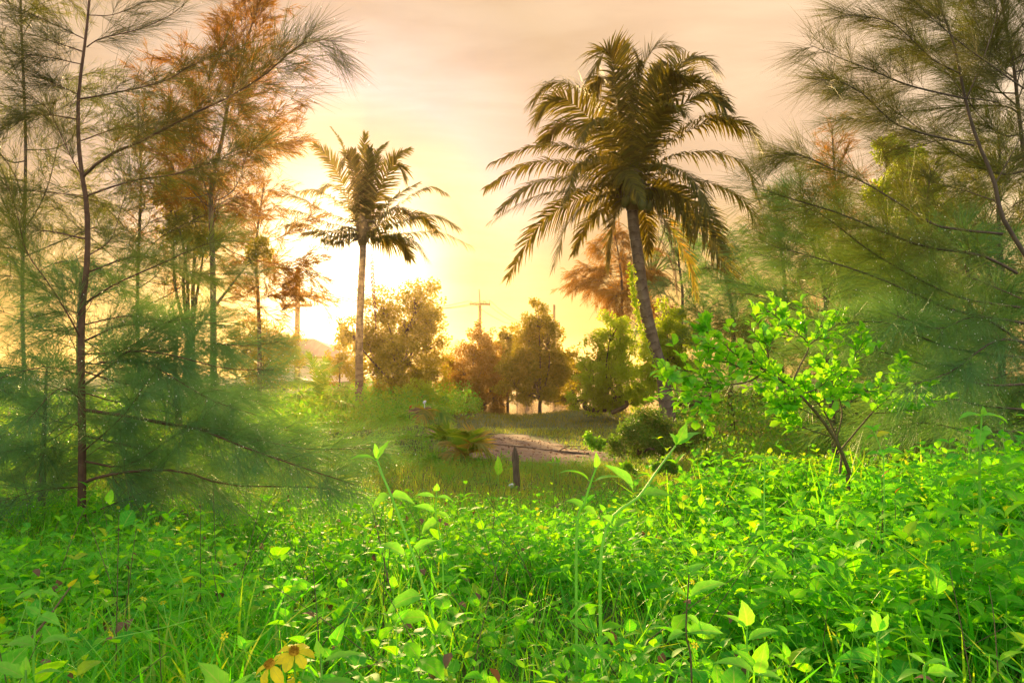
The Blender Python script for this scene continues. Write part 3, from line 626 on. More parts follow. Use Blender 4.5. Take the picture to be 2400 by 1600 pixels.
casuarina(Q([(1960, 1090), (1950, 960), (1940, 852), (1935, 757), (1933, 689), (1915, 610), (1895, 520), (1880, 440)], 8.2), .035, .006, [Q([(1935, 757), (1850, 720), (1760, 690), (1680, 690)], 8.2, 7.6), Q([(1934, 700), (1990, 680), (2060, 690)], 8.2, 7.8)],
          'thin young casuarina standing behind the round leaved shrub', (18, .45), None, (30, .19, .0028), 'needle_cool', dict(n=30, t0=.12, len=1.4, sag=.15, el=.45), drops=900)
for i, (tr, lab, mt, au, d) in enumerate([
    ([(1720, 1060), (1712, 900), (1720, 760), (1700, 640), (1690, 560)], 'soft green casuarina directly right of the leaning palm trunk', 'needle_cool', dict(n=40, t0=.05, len=1.7, sag=.2, el=.4), 19),
    ([(1840, 1060), (1830, 850), (1840, 680), (1825, 540), (1815, 470)], 'casuarina with pale feathery top beside the lower right palm fronds', 'needle', dict(n=40, t0=.1, len=1.8, sag=.15, el=.45), 18.5),
    ([(1975, 1050), (1970, 800), (1975, 600), (1958, 430), (1950, 300)], 'reddish thin topped casuarina pointing up into the sky right of the palm', 'needle_glow_brown', dict(n=40, t0=.15, len=1.9, sag=.1, el=.6, pw=1.2), 20),
    ([(2090, 1080), (2085, 900), (2095, 720), (2080, 560)], 'dense blue green casuarina behind the round leaved shrub and its thin neighbour', 'needle_cool', dict(n=40, t0=.03, len=1.7, sag=.25, el=.4), 10.5),
    ([(2270, 1090), (2262, 900), (2272, 700), (2255, 540)], 'dense casuarina filling the right edge under the long limbs', 'needle_cool', dict(n=40, t0=.03, len=1.5, sag=.25, el=.4), 8.2),
    ([(1585, 1000), (1590, 850), (1600, 700), (1590, 600), (1600, 530)], 'dark casuarina between the leaning palm trunk and the green mass', 'needle_cool', dict(n=30, t0=.2, len=2.2, sag=.2, el=.4), 27),
    ([(1455, 980), (1452, 800), (1458, 680), (1450, 600), (1440, 545)], 'reddish casuarina with drooping tips behind the leaning palm trunk', 'needle_glow_brown', dict(n=34, t0=.35, len=2.3, sag=.45, el=.35), 29),
    ([(2345, 1000), (2350, 700), (2340, 500), (2345, 330)], 'olive green casuarina behind the upper right limbs at the edge', 'needle', dict(n=40, t0=.1, len=1.6, sag=.15, el=.45), 10),
    ([(2180, 1000), (2185, 700), (2175, 500), (2180, 400)], 'casuarina behind the broadleaf crown at right', 'needle', dict(n=40, t0=.1, len=2.2, sag=.15, el=.45), 15)]):
    big = d > 20; near = d < 11
    casuarina(Q(tr, d), .09 if d > 12 else .05, .012, [], lab, (10 if not near else 13, .75 if not near else .55), (7, .28 if not near else .2), (10, .17 if near else .15, .002 + .0003 * d), mt, au, droop=.30 if big else .12)

# ------------------------------------------------------------------ broadleaf trees
def broadleaf(base_px, d, blobs, n, lf, mat, label, cat='tree', name='broadleaf_tree', group=None, dens=(16, .21), zbase=None, tr=.07, bark='bark', stems=1, spreadz=.8, fill=.55):
    b0 = P(*base_px, d)
    if zbase is not None: b0[2] = zbase
    wood, cr_ = MB(), MB()
    tot = sum(r * r for _, _, r in blobs)
    top = np.mean([P(a, b_, d) for a, b_, r in blobs], 0)
    fork = b0 + (top - b0) * .35
    for s_ in range(stems):
        off = rng.normal(size=3) * [.12, .12, 0] * (stems > 1)
        tubes(wood, resample([b0 + off, b0 + (fork - b0) * .5 + off * 2.5 + rng.normal(size=3) * .05, fork + off * 3], 8)[None], np.linspace(tr, tr * .7, 8)[None], 7)
    for a, b_, r in blobs:
        c = P(a, b_, d); R = r * d / FPX; c = c + [0, rng.normal() * R * .5, 0]
        tubes(wood, resample([fork, fork + (c - fork) * .5 + rng.normal(size=3) * .12, c], 9)[None], np.linspace(tr * .55, tr * .12, 9)[None], 5)
        k = max(3, int(dens[0] * (1 + r / 40)))
        v = unit(rng.normal(size=(k, 3))) * (rng.random((k, 1)) ** .4 * (1 + .25 * (rng.random((k, 1)) < .25))) * R * [1.05, spreadz, 1.1]
        cc = c + v; rr = R * dens[1] * (.6 + .9 * rng.random(k))
        Bt = np.stack([resample([c - (c - fork) * .15, c + v[i] * .5 + rng.normal(size=3) * .04, cc[i]], 5) for i in range(k)])
        tubes(wood, Bt, np.repeat((tr * .13 * np.array([1, .8, .6, .45, .3]))[None], k, 0), 3)
        m_ = int(n * r * r / tot)
        wts = rr ** 2 / np.sum(rr ** 2); ids = rng.choice(k, m_, p=wts)
        g_ = rng.normal(size=(m_, 3)); rad = rng.random((m_, 1)) ** fill
        pos = cc[ids] + unit(g_) * rad * rr[ids][:, None] * 1.25
        D = unit(g_) + rng.normal(size=(m_, 3)) * .6 + [0, 0, -.1]
        diamonds(cr_, pos, D, lf * (.6 + .8 * rng.random(m_)), lf * .55 * (.6 + .8 * rng.random(m_)), np.clip(.5 * rng.random(m_) + .5 * rng.random(k)[ids], 0, 1))
    t = empty(name, b0, label, cat, group)
    wood.build('trunk', M[bark], t, origin=b0); cr_.build('crown', M[mat], t, origin=b0)
    return t
broadleaf((928, 960), 27, [(900, 720, 42), (985, 710, 48), (960, 760, 60), (1010, 745, 32), (890, 790, 62), (960, 840, 66), (1000, 810, 48), (870, 870, 60), (930, 900, 52), (1010, 880, 44), (850, 800, 45), (820, 780, 32)], 26000, .10, 'tree', 'orange lit spreading tree right behind the left palm trunk', stems=2, tr=.10)
broadleaf((1118, 960), 30, [(1128, 790, 28), (1110, 830, 40), (1150, 840, 38), (1085, 870, 42), (1125, 890, 50), (1165, 890, 38), (1075, 915, 32), (1130, 930, 44), (1095, 940, 26), (1160, 935, 26)], 22000, .085, 'tree_red', 'reddish brown mangrove tree under the distant power pole', name='mangrove_tree', stems=3, group='mangroves in the shallow water', zbase=-.15)
broadleaf((1265, 972), 27, [(1262, 745, 36), (1240, 785, 44), (1285, 800, 46), (1225, 850, 50), (1275, 870, 56), (1320, 860, 36), (1200, 900, 42), (1255, 898, 44), (1310, 900, 34), (1228, 928, 20), (1292, 926, 20), (1325, 935, 18)], 26000, .085, 'tree', 'tallest mangrove tree standing on a single trunk before the glinting water', name='mangrove_tree', group='mangroves in the shallow water', zbase=-.15)
broadleaf((1190, 955), 32, [(1192, 785, 22), (1180, 820, 30), (1200, 850, 34), (1180, 890, 38)], 11000, .085, 'tree', 'narrow mangrove squeezed between its reddish and its tall neighbour', name='mangrove_tree', stems=2, group='mangroves in the shallow water', zbase=-.15)
broadleaf((1055, 950), 37, [(1050, 860, 24), (1075, 880, 26), (1045, 900, 28), (1070, 925, 24)], 5000, .09, 'tree', 'low mangrove between the spreading tree and the reddish one', name='mangrove_tree', stems=2, group='mangroves in the shallow water', zbase=-.15)
broadleaf((1235, 950), 38, [(1150, 870, 22), (1225, 840, 26), (1160, 900, 28), (1240, 900, 30), (1330, 900, 24), (1310, 925, 20)], 7000, .09, 'tree_red', 'faint mangrove behind the tallest one', name='mangrove_tree', stems=3, group='mangroves in the shallow water', zbase=-.15)
broadleaf((1340, 950), 34, [(1335, 830, 18), (1350, 870, 24), (1345, 905, 22)], 5000, .085, 'tree', 'small mangrove in the gap beside the tallest one', name='mangrove_tree', group='mangroves in the shallow water', zbase=-.15)
broadleaf((1420, 965), 22, [(1430, 775, 34), (1455, 800, 32), (1400, 830, 44), (1460, 850, 46), (1380, 880, 38), (1430, 900, 52), (1490, 900, 40), (1375, 920, 26), (1400, 942, 28), (1450, 944, 30), (1492, 940, 26), (1345, 940, 18)], 22000, .075, 'tree_bright', 'yellow green bushy tree left of the leaning palm trunk', stems=3)
broadleaf((1570, 950), 19, [(1565, 755, 38), (1595, 790, 38), (1540, 800, 32), (1575, 835, 46), (1520, 870, 42), (1590, 880, 40)], 13000, .065, 'tree_bright', 'rounded light green tree right behind the palm trunk', stems=2)
broadleaf((2095, 900), 20, [(2085, 345, 30), (2130, 370, 34), (2100, 420, 44), (2160, 440, 36), (2060, 450, 30), (2120, 490, 46), (2190, 500, 40)], 13000, .085, 'tree_bright', 'yellow green broadleaf crown rising among the right casuarinas', tr=.1)
broadleaf((425, 950), 17, [(400, 450, 34), (460, 480, 34), (400, 530, 34), (490, 560, 34), (600, 590, 28)], 6000, .085, 'tree', 'broadleaf tree tangled among the left casuarinas', tr=.09)
broadleaf((620, 960), 33, [(590, 790, 44), (640, 800, 48), (560, 830, 44), (620, 860, 50), (670, 840, 40), (680, 800, 22)], 16000, .09, 'tree', 'round bushy tree beside the house roof', stems=3)
broadleaf((790, 960), 36, [(815, 800, 26), (800, 850, 30), (770, 880, 30), (830, 860, 34)], 7000, .10, 'tree', 'small bushy tree at the right end of the house', stems=2)
broadleaf((1500, 1060), 12.5, [(1470, 1010, 24), (1505, 985, 26), (1540, 1000, 34), (1490, 1035, 36), (1445, 1045, 20), (1575, 1000, 24), (1600, 1030, 34), (1540, 1045, 36), (1640, 1020, 22)], 14000, .04, 'bush', 'low rounded bush on the right side of the sandy path', 'bush', 'bush', tr=.02, stems=5, dens=(9, .4))
broadleaf((985, 960), 24, [(950, 930, 26), (990, 915, 30), (1030, 935, 22), (900, 945, 20)], 6000, .06, 'tree_bright', 'low green bush beyond the end of the mound', 'bush', 'bush', tr=.03, stems=4)
broadleaf((1385, 1045), 12.2, [(1385, 1030, 14), (1405, 1040, 12)], 900, .045, 'creeper', 'small leafy plant at the end of the driftwood', 'plant', 'low_plant', tr=.006, stems=3)

for i, (px, py, d, w_) in enumerate([(840, 1010, 13.5, 26), (900, 985, 15, 22), (960, 1030, 12.6, 24), (880, 1060, 11.2, 28), (800, 1050, 11.5, 30), (1010, 1080, 10.8, 20), (940, 985, 15.5, 18), (1470, 1100, 9.6, 18), (1560, 1090, 9.5, 26), (1660, 1080, 9.3, 30)]):
    broadleaf((px, py + 20), d, [(px - w_ * .8, py + 6, w_ * .4), (px, py - w_ * .15, w_ * .5), (px + w_ * .8, py + 8, w_ * .4)], 1100, .045, 'creeper',
              ['leafy clump halfway up the creeper mound', 'leafy clump near the left palm foot', 'leafy clump on the right slope of the mound', 'leafy clump low in front of the mound', 'leafy clump at the left end of the mound', 'small leafy clump at the foot of the mound edge', 'leafy clump on the crest behind the mound', 'small leafy clump in the grass right of the driftwood', 'leafy clump in front of the low bush', 'leafy clump in the grass behind the round leaved shrub'][i],
              'plant', 'low_plant', 'leafy clumps around the clearing', tr=.006, stems=3)
# ------------------------------------------------------------------ palms
def frond(parent, pts, ln=.62, mat='palm', roll=0., name='frond', label=None, n=84, droop=.5, w=.042, s0=.08, origin=(0, 0, 0), torn=.06, ang0=1.25):
    K = 26; R_ = resample(pts, K); T = tangents(R_[None])[0]
    out = R_[-1] - R_[0]; out[2] = 0
    if np.linalg.norm(out) < .3: out = np.array([0, -1., 0])
    out = unit(out); side0 = np.cross(out, [0, 0, 1.])
    A = unit(side0 - (T @ side0)[:, None] * T); B = np.cross(T, A)
    ca, sa = math.cos(roll), math.sin(roll); A, B = A * ca + B * sa, B * ca - A * sa
    Lf = np.linalg.norm(np.diff(R_, axis=0), axis=1).sum()
    mb = MB()
    for sgn in (-1, 1):
        s_ = np.linspace(s0, .995, n) + rng.normal(size=n) * .004; s_ = np.clip(s_, 0, .999)
        keep = rng.random(n) > torn; s_ = s_[keep]; m_ = len(s_)
        f = s_ * (K - 1) * .9999; i = f.astype(int); f = (f - i)[:, None]
        pos = R_[i] * (1 - f) + R_[i + 1] * f; t_ = unit(T[i]); a_ = A[i] * sgn; b_ = B[i]
        q = (s_ - s0) / (1 - s0)
        al = (ang0 - .85 * q ** 1.3 + rng.normal(size=m_) * .09)[:, None]
        lift = (.30 * (1 - q) + rng.normal(size=m_) * .12)[:, None]
        D = unit(t_ * np.cos(al) + a_ * np.sin(al) - b_ * lift * np.sign((b_ @ np.array([0, 0, 1.])))[:, None] * -1)
        l = ln * np.interp(q, [0, .12, .4, .75, 1], [.5, .85, 1, .78, .42]) * (.85 + .3 * rng.random(m_))
        tt = np.linspace(0, 1, 4)[None, :, None]
        dr = (droop * (.6 + .8 * rng.random(m_)) * np.interp(np.abs(t_[:, 2]), [.3, .85], [1, .35]))[:, None, None]
        Pt = pos[:, None] + l[:, None, None] * (D[:, None] * (tt - .25 * dr * tt ** 2) + np.array([0, 0, -1.]) * dr * tt ** 2)
        ribbons(mb, Pt, w * (.8 + .4 * rng.random(m_)), side=np.repeat(b_[:, None], 1, 1))
    o_ = mb.build(name, M[mat], parent, origin=origin)
    if label: o_['label'] = label
    rb = MB(); tubes(rb, R_[None], (np.linspace(.024, .004, K) + .03 * np.exp(-np.linspace(0, 1, K) * 16))[None] * min(1, Lf / 2.2), 5)
    rb.build('midrib', M['rachis' if mat != 'palm_dead' else 'stem_red'], o_)
    return o_
def nuts(parent, c, n, r, origin):
    for k in range(n):
        a = k * 2.4 + rng.random() * .4; p_ = np.array([math.cos(a) * .26, math.sin(a) * .26, -.12 * (k % 3) - .05]) + c
        th = np.linspace(0, PI, 9); mb = MB()
        prof = np.stack([0 * th + p_[0], 0 * th + p_[1], p_[2] + np.cos(th) * r * 1.2], -1)
        tubes(mb, prof[None], (np.maximum(np.sin(th), .03) * r * (1 + .08 * np.cos(th)))[None], 9)
        mb.build('coconut', M['coconut'], parent, origin=origin)
def palm(trunk, r, label, fr, cz, ox, oy, sc, d, lnf, n=84, seed=1, w=.036):
    tr = resample(trunk, 60); b0 = tr[0]
    t = empty('coconut_palm', b0, label, 'palm tree', 'coconut palms')
    s_ = np.linspace(0, 1, 60); rad = r * (1 + .45 * np.exp(-s_ * 14) - .22 * s_) * (1 + .035 * (np.arange(60) % 2))
    rad[-5:] *= np.linspace(1.05, 1.5, 5)
    mb = MB(); tubes(mb, tr[None], rad[None], 14); mb.build('trunk', M['ptrunk'], t, origin=b0)
    c = tr[-1]
    K = 10; th_ = np.linspace(0, 1, K); cs = MB()
    tubes(cs, (c + np.outer(th_ - .38, [0, 0, 1.25 * r / .14]))[None], (r * np.interp(th_, [0, .3, .55, .8, 1], [.9, 1.75, 1.7, 1.2, .35]))[None], 12)
    for k in range(60):
        a = rng.random() * 2 * PI; h0 = rng.random() * .7 - .25; q0 = c + [math.cos(a) * r * 1.2, math.sin(a) * r * 1.2, h0]
        o_ = np.array([math.cos(a), math.sin(a), .4 - rng.random()]) * (.1 + .3 * rng.random())
        tubes(cs, np.stack([q0, q0 + o_ * .6, q0 + o_ + [0, 0, -.08]])[None], np.array([[.02, .014, .004]]), 4)
    cs.build('crown_shaft', M['stem_red'], t, origin=b0)
    for f in fr:
        pts = f[0]; dz = f[1] if len(f) > 1 else rng.normal() * .9; o_ = f[2] if len(f) > 2 else {}
        q = [c + np.array([0, 0, -.02])] + [P(ox + sc * a, oy + sc * b_, d + dz * (k + 1) / len(pts)) for k, (a, b_) in enumerate(pts)]
        o_ = dict(o_); o_.setdefault('roll', rng.normal() * .35); o_.setdefault('ln', lnf); o_.setdefault('n', n); o_.setdefault('w', w)
        frond(t, q, origin=b0, **o_)
    return t, c, b0
D17 = 17.0
rt = [P(1572, 1015, D17)] + [P(a, b_, D17) for a, b_ in [(1560, 930), (1553, 880), (1530, 800), (1508, 700), (1495, 600), (1484, 520), (1482, 440)]]
rt[0][2] = -.05
Y = dict(mat='palm_yellow'); DD = dict(mat='palm_dead', droop=.9)
frR = [([(1130, 740), (1300, 520), (1450, 440), (1560, 520)], -1.0, dict(ln=.75)), ([(1150, 820), (1330, 650), (1480, 570), (1650, 660)], .9), ([(880, 820), (700, 680), (560, 630), (450, 730)], .9), ([(1150, 1020), (1300, 1070), (1450, 1200), (1560, 1400)], -.6), ([(1090, 640), (1170, 420), (1260, 330), (1340, 380)], -.9, dict(ln=.75)),
       ([(905, 500), (880, 250), (830, 190), (760, 300)], -.4, dict(ln=.85)), ([(975, 560), (955, 280), (935, 150)], .9, dict(ln=.6)), ([(1020, 600), (1060, 320), (1120, 180), (1240, 150)], -.3, dict(ln=.9)),
       ([(1010, 500), (1040, 300), (1010, 180)], .2, dict(ln=.55, roll=1.2)), ([(1120, 600), (1200, 400), (1290, 260), (1400, 220), (1500, 290)], .8, dict(ln=.9)),
       ([(1180, 620), (1280, 430), (1400, 365), (1510, 420), (1575, 570)], -.8, dict(ln=.85)), ([(1200, 770), (1400, 640), (1560, 595), (1700, 640), (1790, 790)], -.5, dict(ln=.62)),
       ([(1200, 850), (1400, 800), (1580, 820), (1700, 900), (1770, 1080)], -.9, dict(ln=.66)), ([(1180, 930), (1370, 970), (1560, 1020), (1700, 1120), (1790, 1320)], .4, dict(mat='palm', ln=.6)),
       ([(1130, 890), (1260, 900), (1380, 990), (1470, 1180)], -1.8, dict(ln=.6)), ([(1180, 1060), (1350, 1190), (1480, 1340), (1580, 1500), (1640, 1640)], -1.2, dict(ln=.72, roll=.5)),
       ([(1180, 1060), (1400, 1220), (1600, 1360), (1720, 1480), (1780, 1640)], .7, dict(mat='palm_yellow', ln=.55)), ([(1120, 1080), (1220, 1250), (1340, 1450), (1390, 1680)], .3, dict(mat='palm_yellow', ln=.55)),
       ([(1110, 1100), (1180, 1250), (1250, 1420), (1270, 1640)], -.3, dict(mat='palm_dead', droop=.9, ln=.35)),
       ([(950, 1100), (890, 1200), (860, 1350), (850, 1500)], .5, dict(ln=.5)), ([(890, 1040), (720, 1120), (590, 1260), (520, 1500)], -.6, dict(ln=.62)),
       ([(870, 1030), (620, 1110), (420, 1260), (240, 1560)], .2, dict(ln=.66, roll=.6)), ([(860, 1000), (620, 1030), (380, 1080), (120, 1230)], .9, dict(ln=.5)),
       ([(850, 970), (560, 960), (360, 1010), (190, 1150)], -.3, dict(ln=.55)), ([(850, 920), (600, 870), (350, 880), (100, 1020)], 1.1, dict(ln=.5)),
       ([(860, 870), (650, 780), (400, 762), (130, 870)], .4, dict(ln=.5)), ([(900, 900), (760, 860), (650, 900), (600, 1080)], -2.0, dict(ln=.75, roll=.5)),
       ([(880, 780), (700, 560), (540, 465), (410, 590)], -.7, dict(ln=.85)), ([(880, 740), (770, 520), (650, 400), (500, 380), (395, 480)], .5, dict(ln=.9)),
        ([(900, 910), (970, 950), (1050, 1080)], -1.6, dict(ln=.45)),
       ([(920, 640), (860, 400), (800, 350), (745, 460)], 1.0, dict(ln=.6)), ([(1130, 700), (1200, 520), (1270, 380), (1390, 330)], 1.4, dict(ln=.7)),
       ([(1060, 640), (1110, 420), (1170, 260)], 1.2, dict(ln=.7)), ([(930, 700), (900, 480), (890, 330)], 1.3, dict(ln=.65)), ([(1070, 780), (1150, 620), (1230, 520), (1330, 560)], -1.7, dict(ln=.6)),
       ([(930, 780), (830, 640), (740, 620), (690, 720)], -1.9, dict(ln=.6)), ([(1120, 960), (1230, 1020), (1320, 1160), (1350, 1320)], 1.2, dict(ln=.5)),
       ([(900, 1080), (830, 1160), (720, 1240), (640, 1420)], 1.4, dict(ln=.5)), ([(1060, 1100), (1090, 1250), (1100, 1420)], 1.2, dict(ln=.5))]
pr, cR, bR = palm(rt, .145, 'big leaning coconut palm with ringed grey trunk and full drooping crown', frR, 0, 1100, 50, .3826, D17, .70, n=100)
nuts(pr, cR + np.array([.08, -.12, -.15]), 9, .10, bR)
# crown shaft fibre
D25 = 25.0
lt = [P(842, 985, D25), P(842, 900, D25), P(842, 800, D25), P(845, 700, D25), P(850, 600, D25), P(850, 545, D25)]
lt[0][2] = -.08
frL = [([(866, 760), (875, 480), (893, 230)], .6, dict(ln=.55)), ([(820, 760), (755, 480), (700, 300), (612, 165)], .5, dict(ln=.20)), ([(790, 820), (690, 590), (600, 430), (490, 318)], -.2, dict(roll=.9)),
       ([(790, 870), (640, 760), (490, 680), (340, 690)], .6), ([(790, 950), (590, 870), (390, 760), (228, 695)], -.3), ([(780, 990), (600, 950), (400, 870), (205, 825)], .8),
       ([(780, 1040), (640, 1060), (500, 1020), (390, 1030)], -.7), ([(800, 1060), (700, 1100), (610, 1100), (540, 1080)], .8), ([(905, 800), (960, 560), (985, 450), (930, 385)], .9, dict(ln=.5)),
       ([(930, 830), (1010, 640), (1110, 440), (1250, 345)], .4, dict(ln=.6, roll=.9, torn=.2)), ([(950, 830), (1030, 640), (1140, 470), (1220, 580)], -.5, dict(ln=.75)), ([(970, 900), (1060, 800), (1190, 700), (1330, 618)], .8, dict(ln=.42)),
       ([(980, 930), (1110, 840), (1300, 705), (1430, 655), (1545, 700)], -.4, dict(ln=.55)), ([(990, 1000), (1200, 930), (1450, 885), (1650, 985)], -.3), ([(980, 970), (1120, 900), (1340, 885), (1470, 1010)], .9),
       ([(990, 1070), (1200, 1035), (1480, 1018), (1755, 1135)], .3), ([(990, 1090), (1150, 1060), (1300, 1110), (1400, 1245)], -.9), ([(840, 760), (790, 520), (750, 390), (700, 480)], -.6, dict(ln=.5)),
       ([(900, 780), (935, 560), (975, 400), (1065, 298)], .8, dict(ln=.42)), ([(850, 800), (830, 560), (800, 360)], -.4, dict(ln=.5)), ([(880, 800), (910, 600), (930, 340)], -.4, dict(ln=.5)),
       ([(790, 860), (700, 700), (600, 640), (520, 690)], -.7), ([(780, 1010), (600, 1030), (400, 960), (280, 960)], .5), ([(960, 950), (1080, 850), (1180, 830), (1280, 900)], .7), ([(960, 1040), (1080, 1090), (1200, 1120), (1260, 1230)], .8)]
pl, cL, bL = palm(lt, .125, 'smaller upright coconut palm silhouetted in front of the sun', frL, 0, 600, 250, .287, D25, .66, n=86, w=.038)
hang = Q([(871, 585), (873, 640), (877, 700), (881, 768)], 24.6)
frond(pl, hang, ln=.10, mat='palm_dead', name='frond', label='dead brown strand hanging beside the trunk', n=50, droop=1.2, w=.03, s0=.05, origin=bL)
frond(pr, [cR + [.0, -.1, -.1]] + Q([(1545, 560), (1575, 620), (1590, 700)], 16.6), ln=.3, mat='palm_dead', name='frond', label='dead brown frond hanging below the crown', n=50, droop=1.1, w=.035, origin=bR)
# vine on the right trunk
mb = MB(); vp = resample(Q([(1545, 880), (1500, 760), (1484, 680), (1478, 620)], 16.75), 200)
vi = rng.integers(0, 200, 700); pos = vp[vi] + rng.normal(size=(700, 3)) * [.035, .03, .03]
diamonds(mb, pos, rng.normal(size=(700, 3)), .06, .045)
vt = MB(); tubes(vt, vp[None, ::10], np.full((1, 20), .008), 4)
ve = empty('climbing_vine', vp[0], 'yellow green vine climbing the left side of the leaning palm trunk', 'vine')
mb.build('foliage', M['tree_bright'], ve, origin=vp[0]); vt.build('stem', M['stem'], ve, origin=vp[0])
# palm sapling by the left palm and palm clumps beside the sand
def sapling(px, py, d, tips, ln, label, name='palm_sapling', mats=None, w=.03, n=34):
    c = P(px, py, d); b0 = c.copy(); b0[2] = float(gz(c[0], c[1])) - .02
    t = empty(name, b0, label, 'young palm')
    mb = MB(); tubes(mb, resample([b0, (b0 + c) / 2 + [.01, 0, 0], c], 8)[None], np.linspace(.07, .04, 8)[None], 8); mb.build('trunk', M['stem_red'], t, origin=b0)
    for k, (mx, my, tx, ty, dz) in enumerate(tips):
        frond(t, [c, P(mx, my, d + dz * .5), P(tx, ty, d + dz)], ln=ln, mat=(mats[k % len(mats)] if mats else 'palm_green'), roll=rng.normal() * .3, n=n, w=w, origin=b0, s0=.2, droop=.45)
sapling(752, 962, 20, [(745, 905, 690, 880, .5), (760, 890, 798, 850, -.4), (740, 880, 725, 830, -.3), (770, 930, 828, 890, .4), (720, 930, 690, 925, -.8), (780, 940, 830, 950, -.8), (750, 900, 762, 840, .6), (730, 900, 668, 900, .7)], .38, 'young palm with arching fronds left of the left palm trunk')
sapling(1005, 1000, 15.5, [(990, 965, 975, 955, .5), (1020, 960, 1055, 985, -.3), (1000, 960, 985, 985, -.6), (1030, 985, 1070, 1010, .5), (990, 985, 960, 1000, .3)], .36, 'cluster of drooping palm leaves at the back of the mound edge', mats=['palm_dead', 'palm_green', 'palm_yellow', 'palm_green', 'palm_green'], w=.036, n=26)
sapling(1035, 1055, 12.8, [(1020, 1020, 1000, 1030, .2), (1045, 1020, 1085, 1040, -.3), (1030, 1015, 1030, 1000, -.4), (1060, 1040, 1090, 1065, .2), (1050, 1010, 1075, 1012, .1)], .32, 'middle young palm clump leaning over the sand', w=.034, n=26)
sapling(1092, 1078, 11.2, [(1075, 1045, 1045, 1035, .2), (1105, 1040, 1140, 1040, -.2), (1095, 1030, 1090, 1012, -.3), (1112, 1052, 1150, 1062, .2), (1110, 1040, 1118, 1020, .1), (1080, 1060, 1050, 1062, -.2)], .36, 'yellow tinged fan shaped young palm nearest the stake', mats=['palm_yellow', 'palm_yellow', 'palm_green', 'palm_green', 'palm_yellow'], w=.032, n=30)

# ------------------------------------------------------------------ round leaved shrub
def Z6(l): return [(1300 + a * .4677, 650 + b_ * .4677) for a, b_ in l]
shr = [([(1480, 985), (1400, 800), (1240, 600), (1060, 465), (900, 380), (740, 220)], 4.55, 4.3, .012, .45),
       ([(1060, 465), (960, 525), (780, 545), (640, 570), (525, 540)], 4.42, 4.1, .006, .35), ([(780, 545), (740, 480), (620, 470), (560, 500)], 4.25, 4.2, .004, .2), ([(700, 545), (735, 600), (730, 670)], 4.2, 4.1, .003, .4),
       ([(1180, 550), (1230, 440), (1272, 340), (1180, 250), (1050, 150)], 4.45, 4.6, .006, .45), ([(1272, 340), (1340, 290), (1450, 215)], 4.55, 4.7, .004, .2),
       ([(1190, 580), (1300, 565), (1480, 450), (1512, 310)], 4.45, 4.5, .005, .35), ([(1420, 880), (1580, 690), (1700, 560), (1740, 440)], 4.55, 4.7, .006, .35),
       ([(1600, 680), (1720, 670), (1890, 610)], 4.6, 4.5, .003, .25), ([(1430, 980), (1430, 850), (1330, 640), (1180, 540), (1000, 500)], 4.6, 4.75, .008, .4),
       ([(1390, 800), (1230, 740), (1080, 610)], 4.55, 4.4, .004, .3), ([(1400, 850), (1440, 680), (1400, 540), (1330, 420)], 4.6, 4.8, .006, .4), ([(1000, 430), (900, 440), (760, 320)], 4.35, 4.15, .004, .3),
       ([(1080, 470), (1070, 380), (1060, 300)], 4.4, 4.3, .003, .25), ([(1300, 640), (1400, 600), (1560, 560)], 4.5, 4.3, .004, .3), ([(1350, 720), (1200, 640), (1130, 640)], 4.5, 4.3, .003, .3)]
sb = P(1300 + .4677 * 1470, 650 + .4677 * 985, 4.55); gb = sb.copy(); gb[2] = float(gz(sb[0], sb[1]))
t = empty('round_leaved_shrub', gb, 'open branching shrub with glossy rounded light green leaves at right', 'shrub')
wm, lm = MB(), MB()
tubes(wm, resample([gb, (gb + sb) / 2, sb], 5)[None], np.full((1, 5), .013), 8)
for pts, d0, d1, r_, s0 in shr:
    q = Q(Z6(pts), d0, d1); R_ = resample(q, 16); tubes(wm, R_[None], np.linspace(r_, .0018, 16)[None], 6)
    Ls = lens(R_[None])[0]
    tw, _ = spray(R_[None], int(17 * Ls) + 4, s0, .97, .17, .85, 4, -.15, .3)
    tubes(wm, tw, np.repeat(np.linspace(.0022, .0012, 4)[None], len(tw), 0), 4)
    for par, cnt, a in ((tw, 7, .2), (R_[None], int(40 * Ls) + 6, s0)):
        lp, s_ = spray(par, cnt, a, 1, .01, .9, 2, 0, 0)
        m_ = len(lp); D = unit(lp[:, 1] - lp[:, 0]) + [0, 0, .35]
        ll = .056 * (.6 + .7 * rng.random(m_))
        leaves(lm, lp[:, 0], D, ll, ll * .66, curl=.35, fold=.35, seg=4, shape='round')
wm.build('trunk', M['stem_red'], t, origin=gb); lm.build('crown', M['shrub'], t, origin=gb)

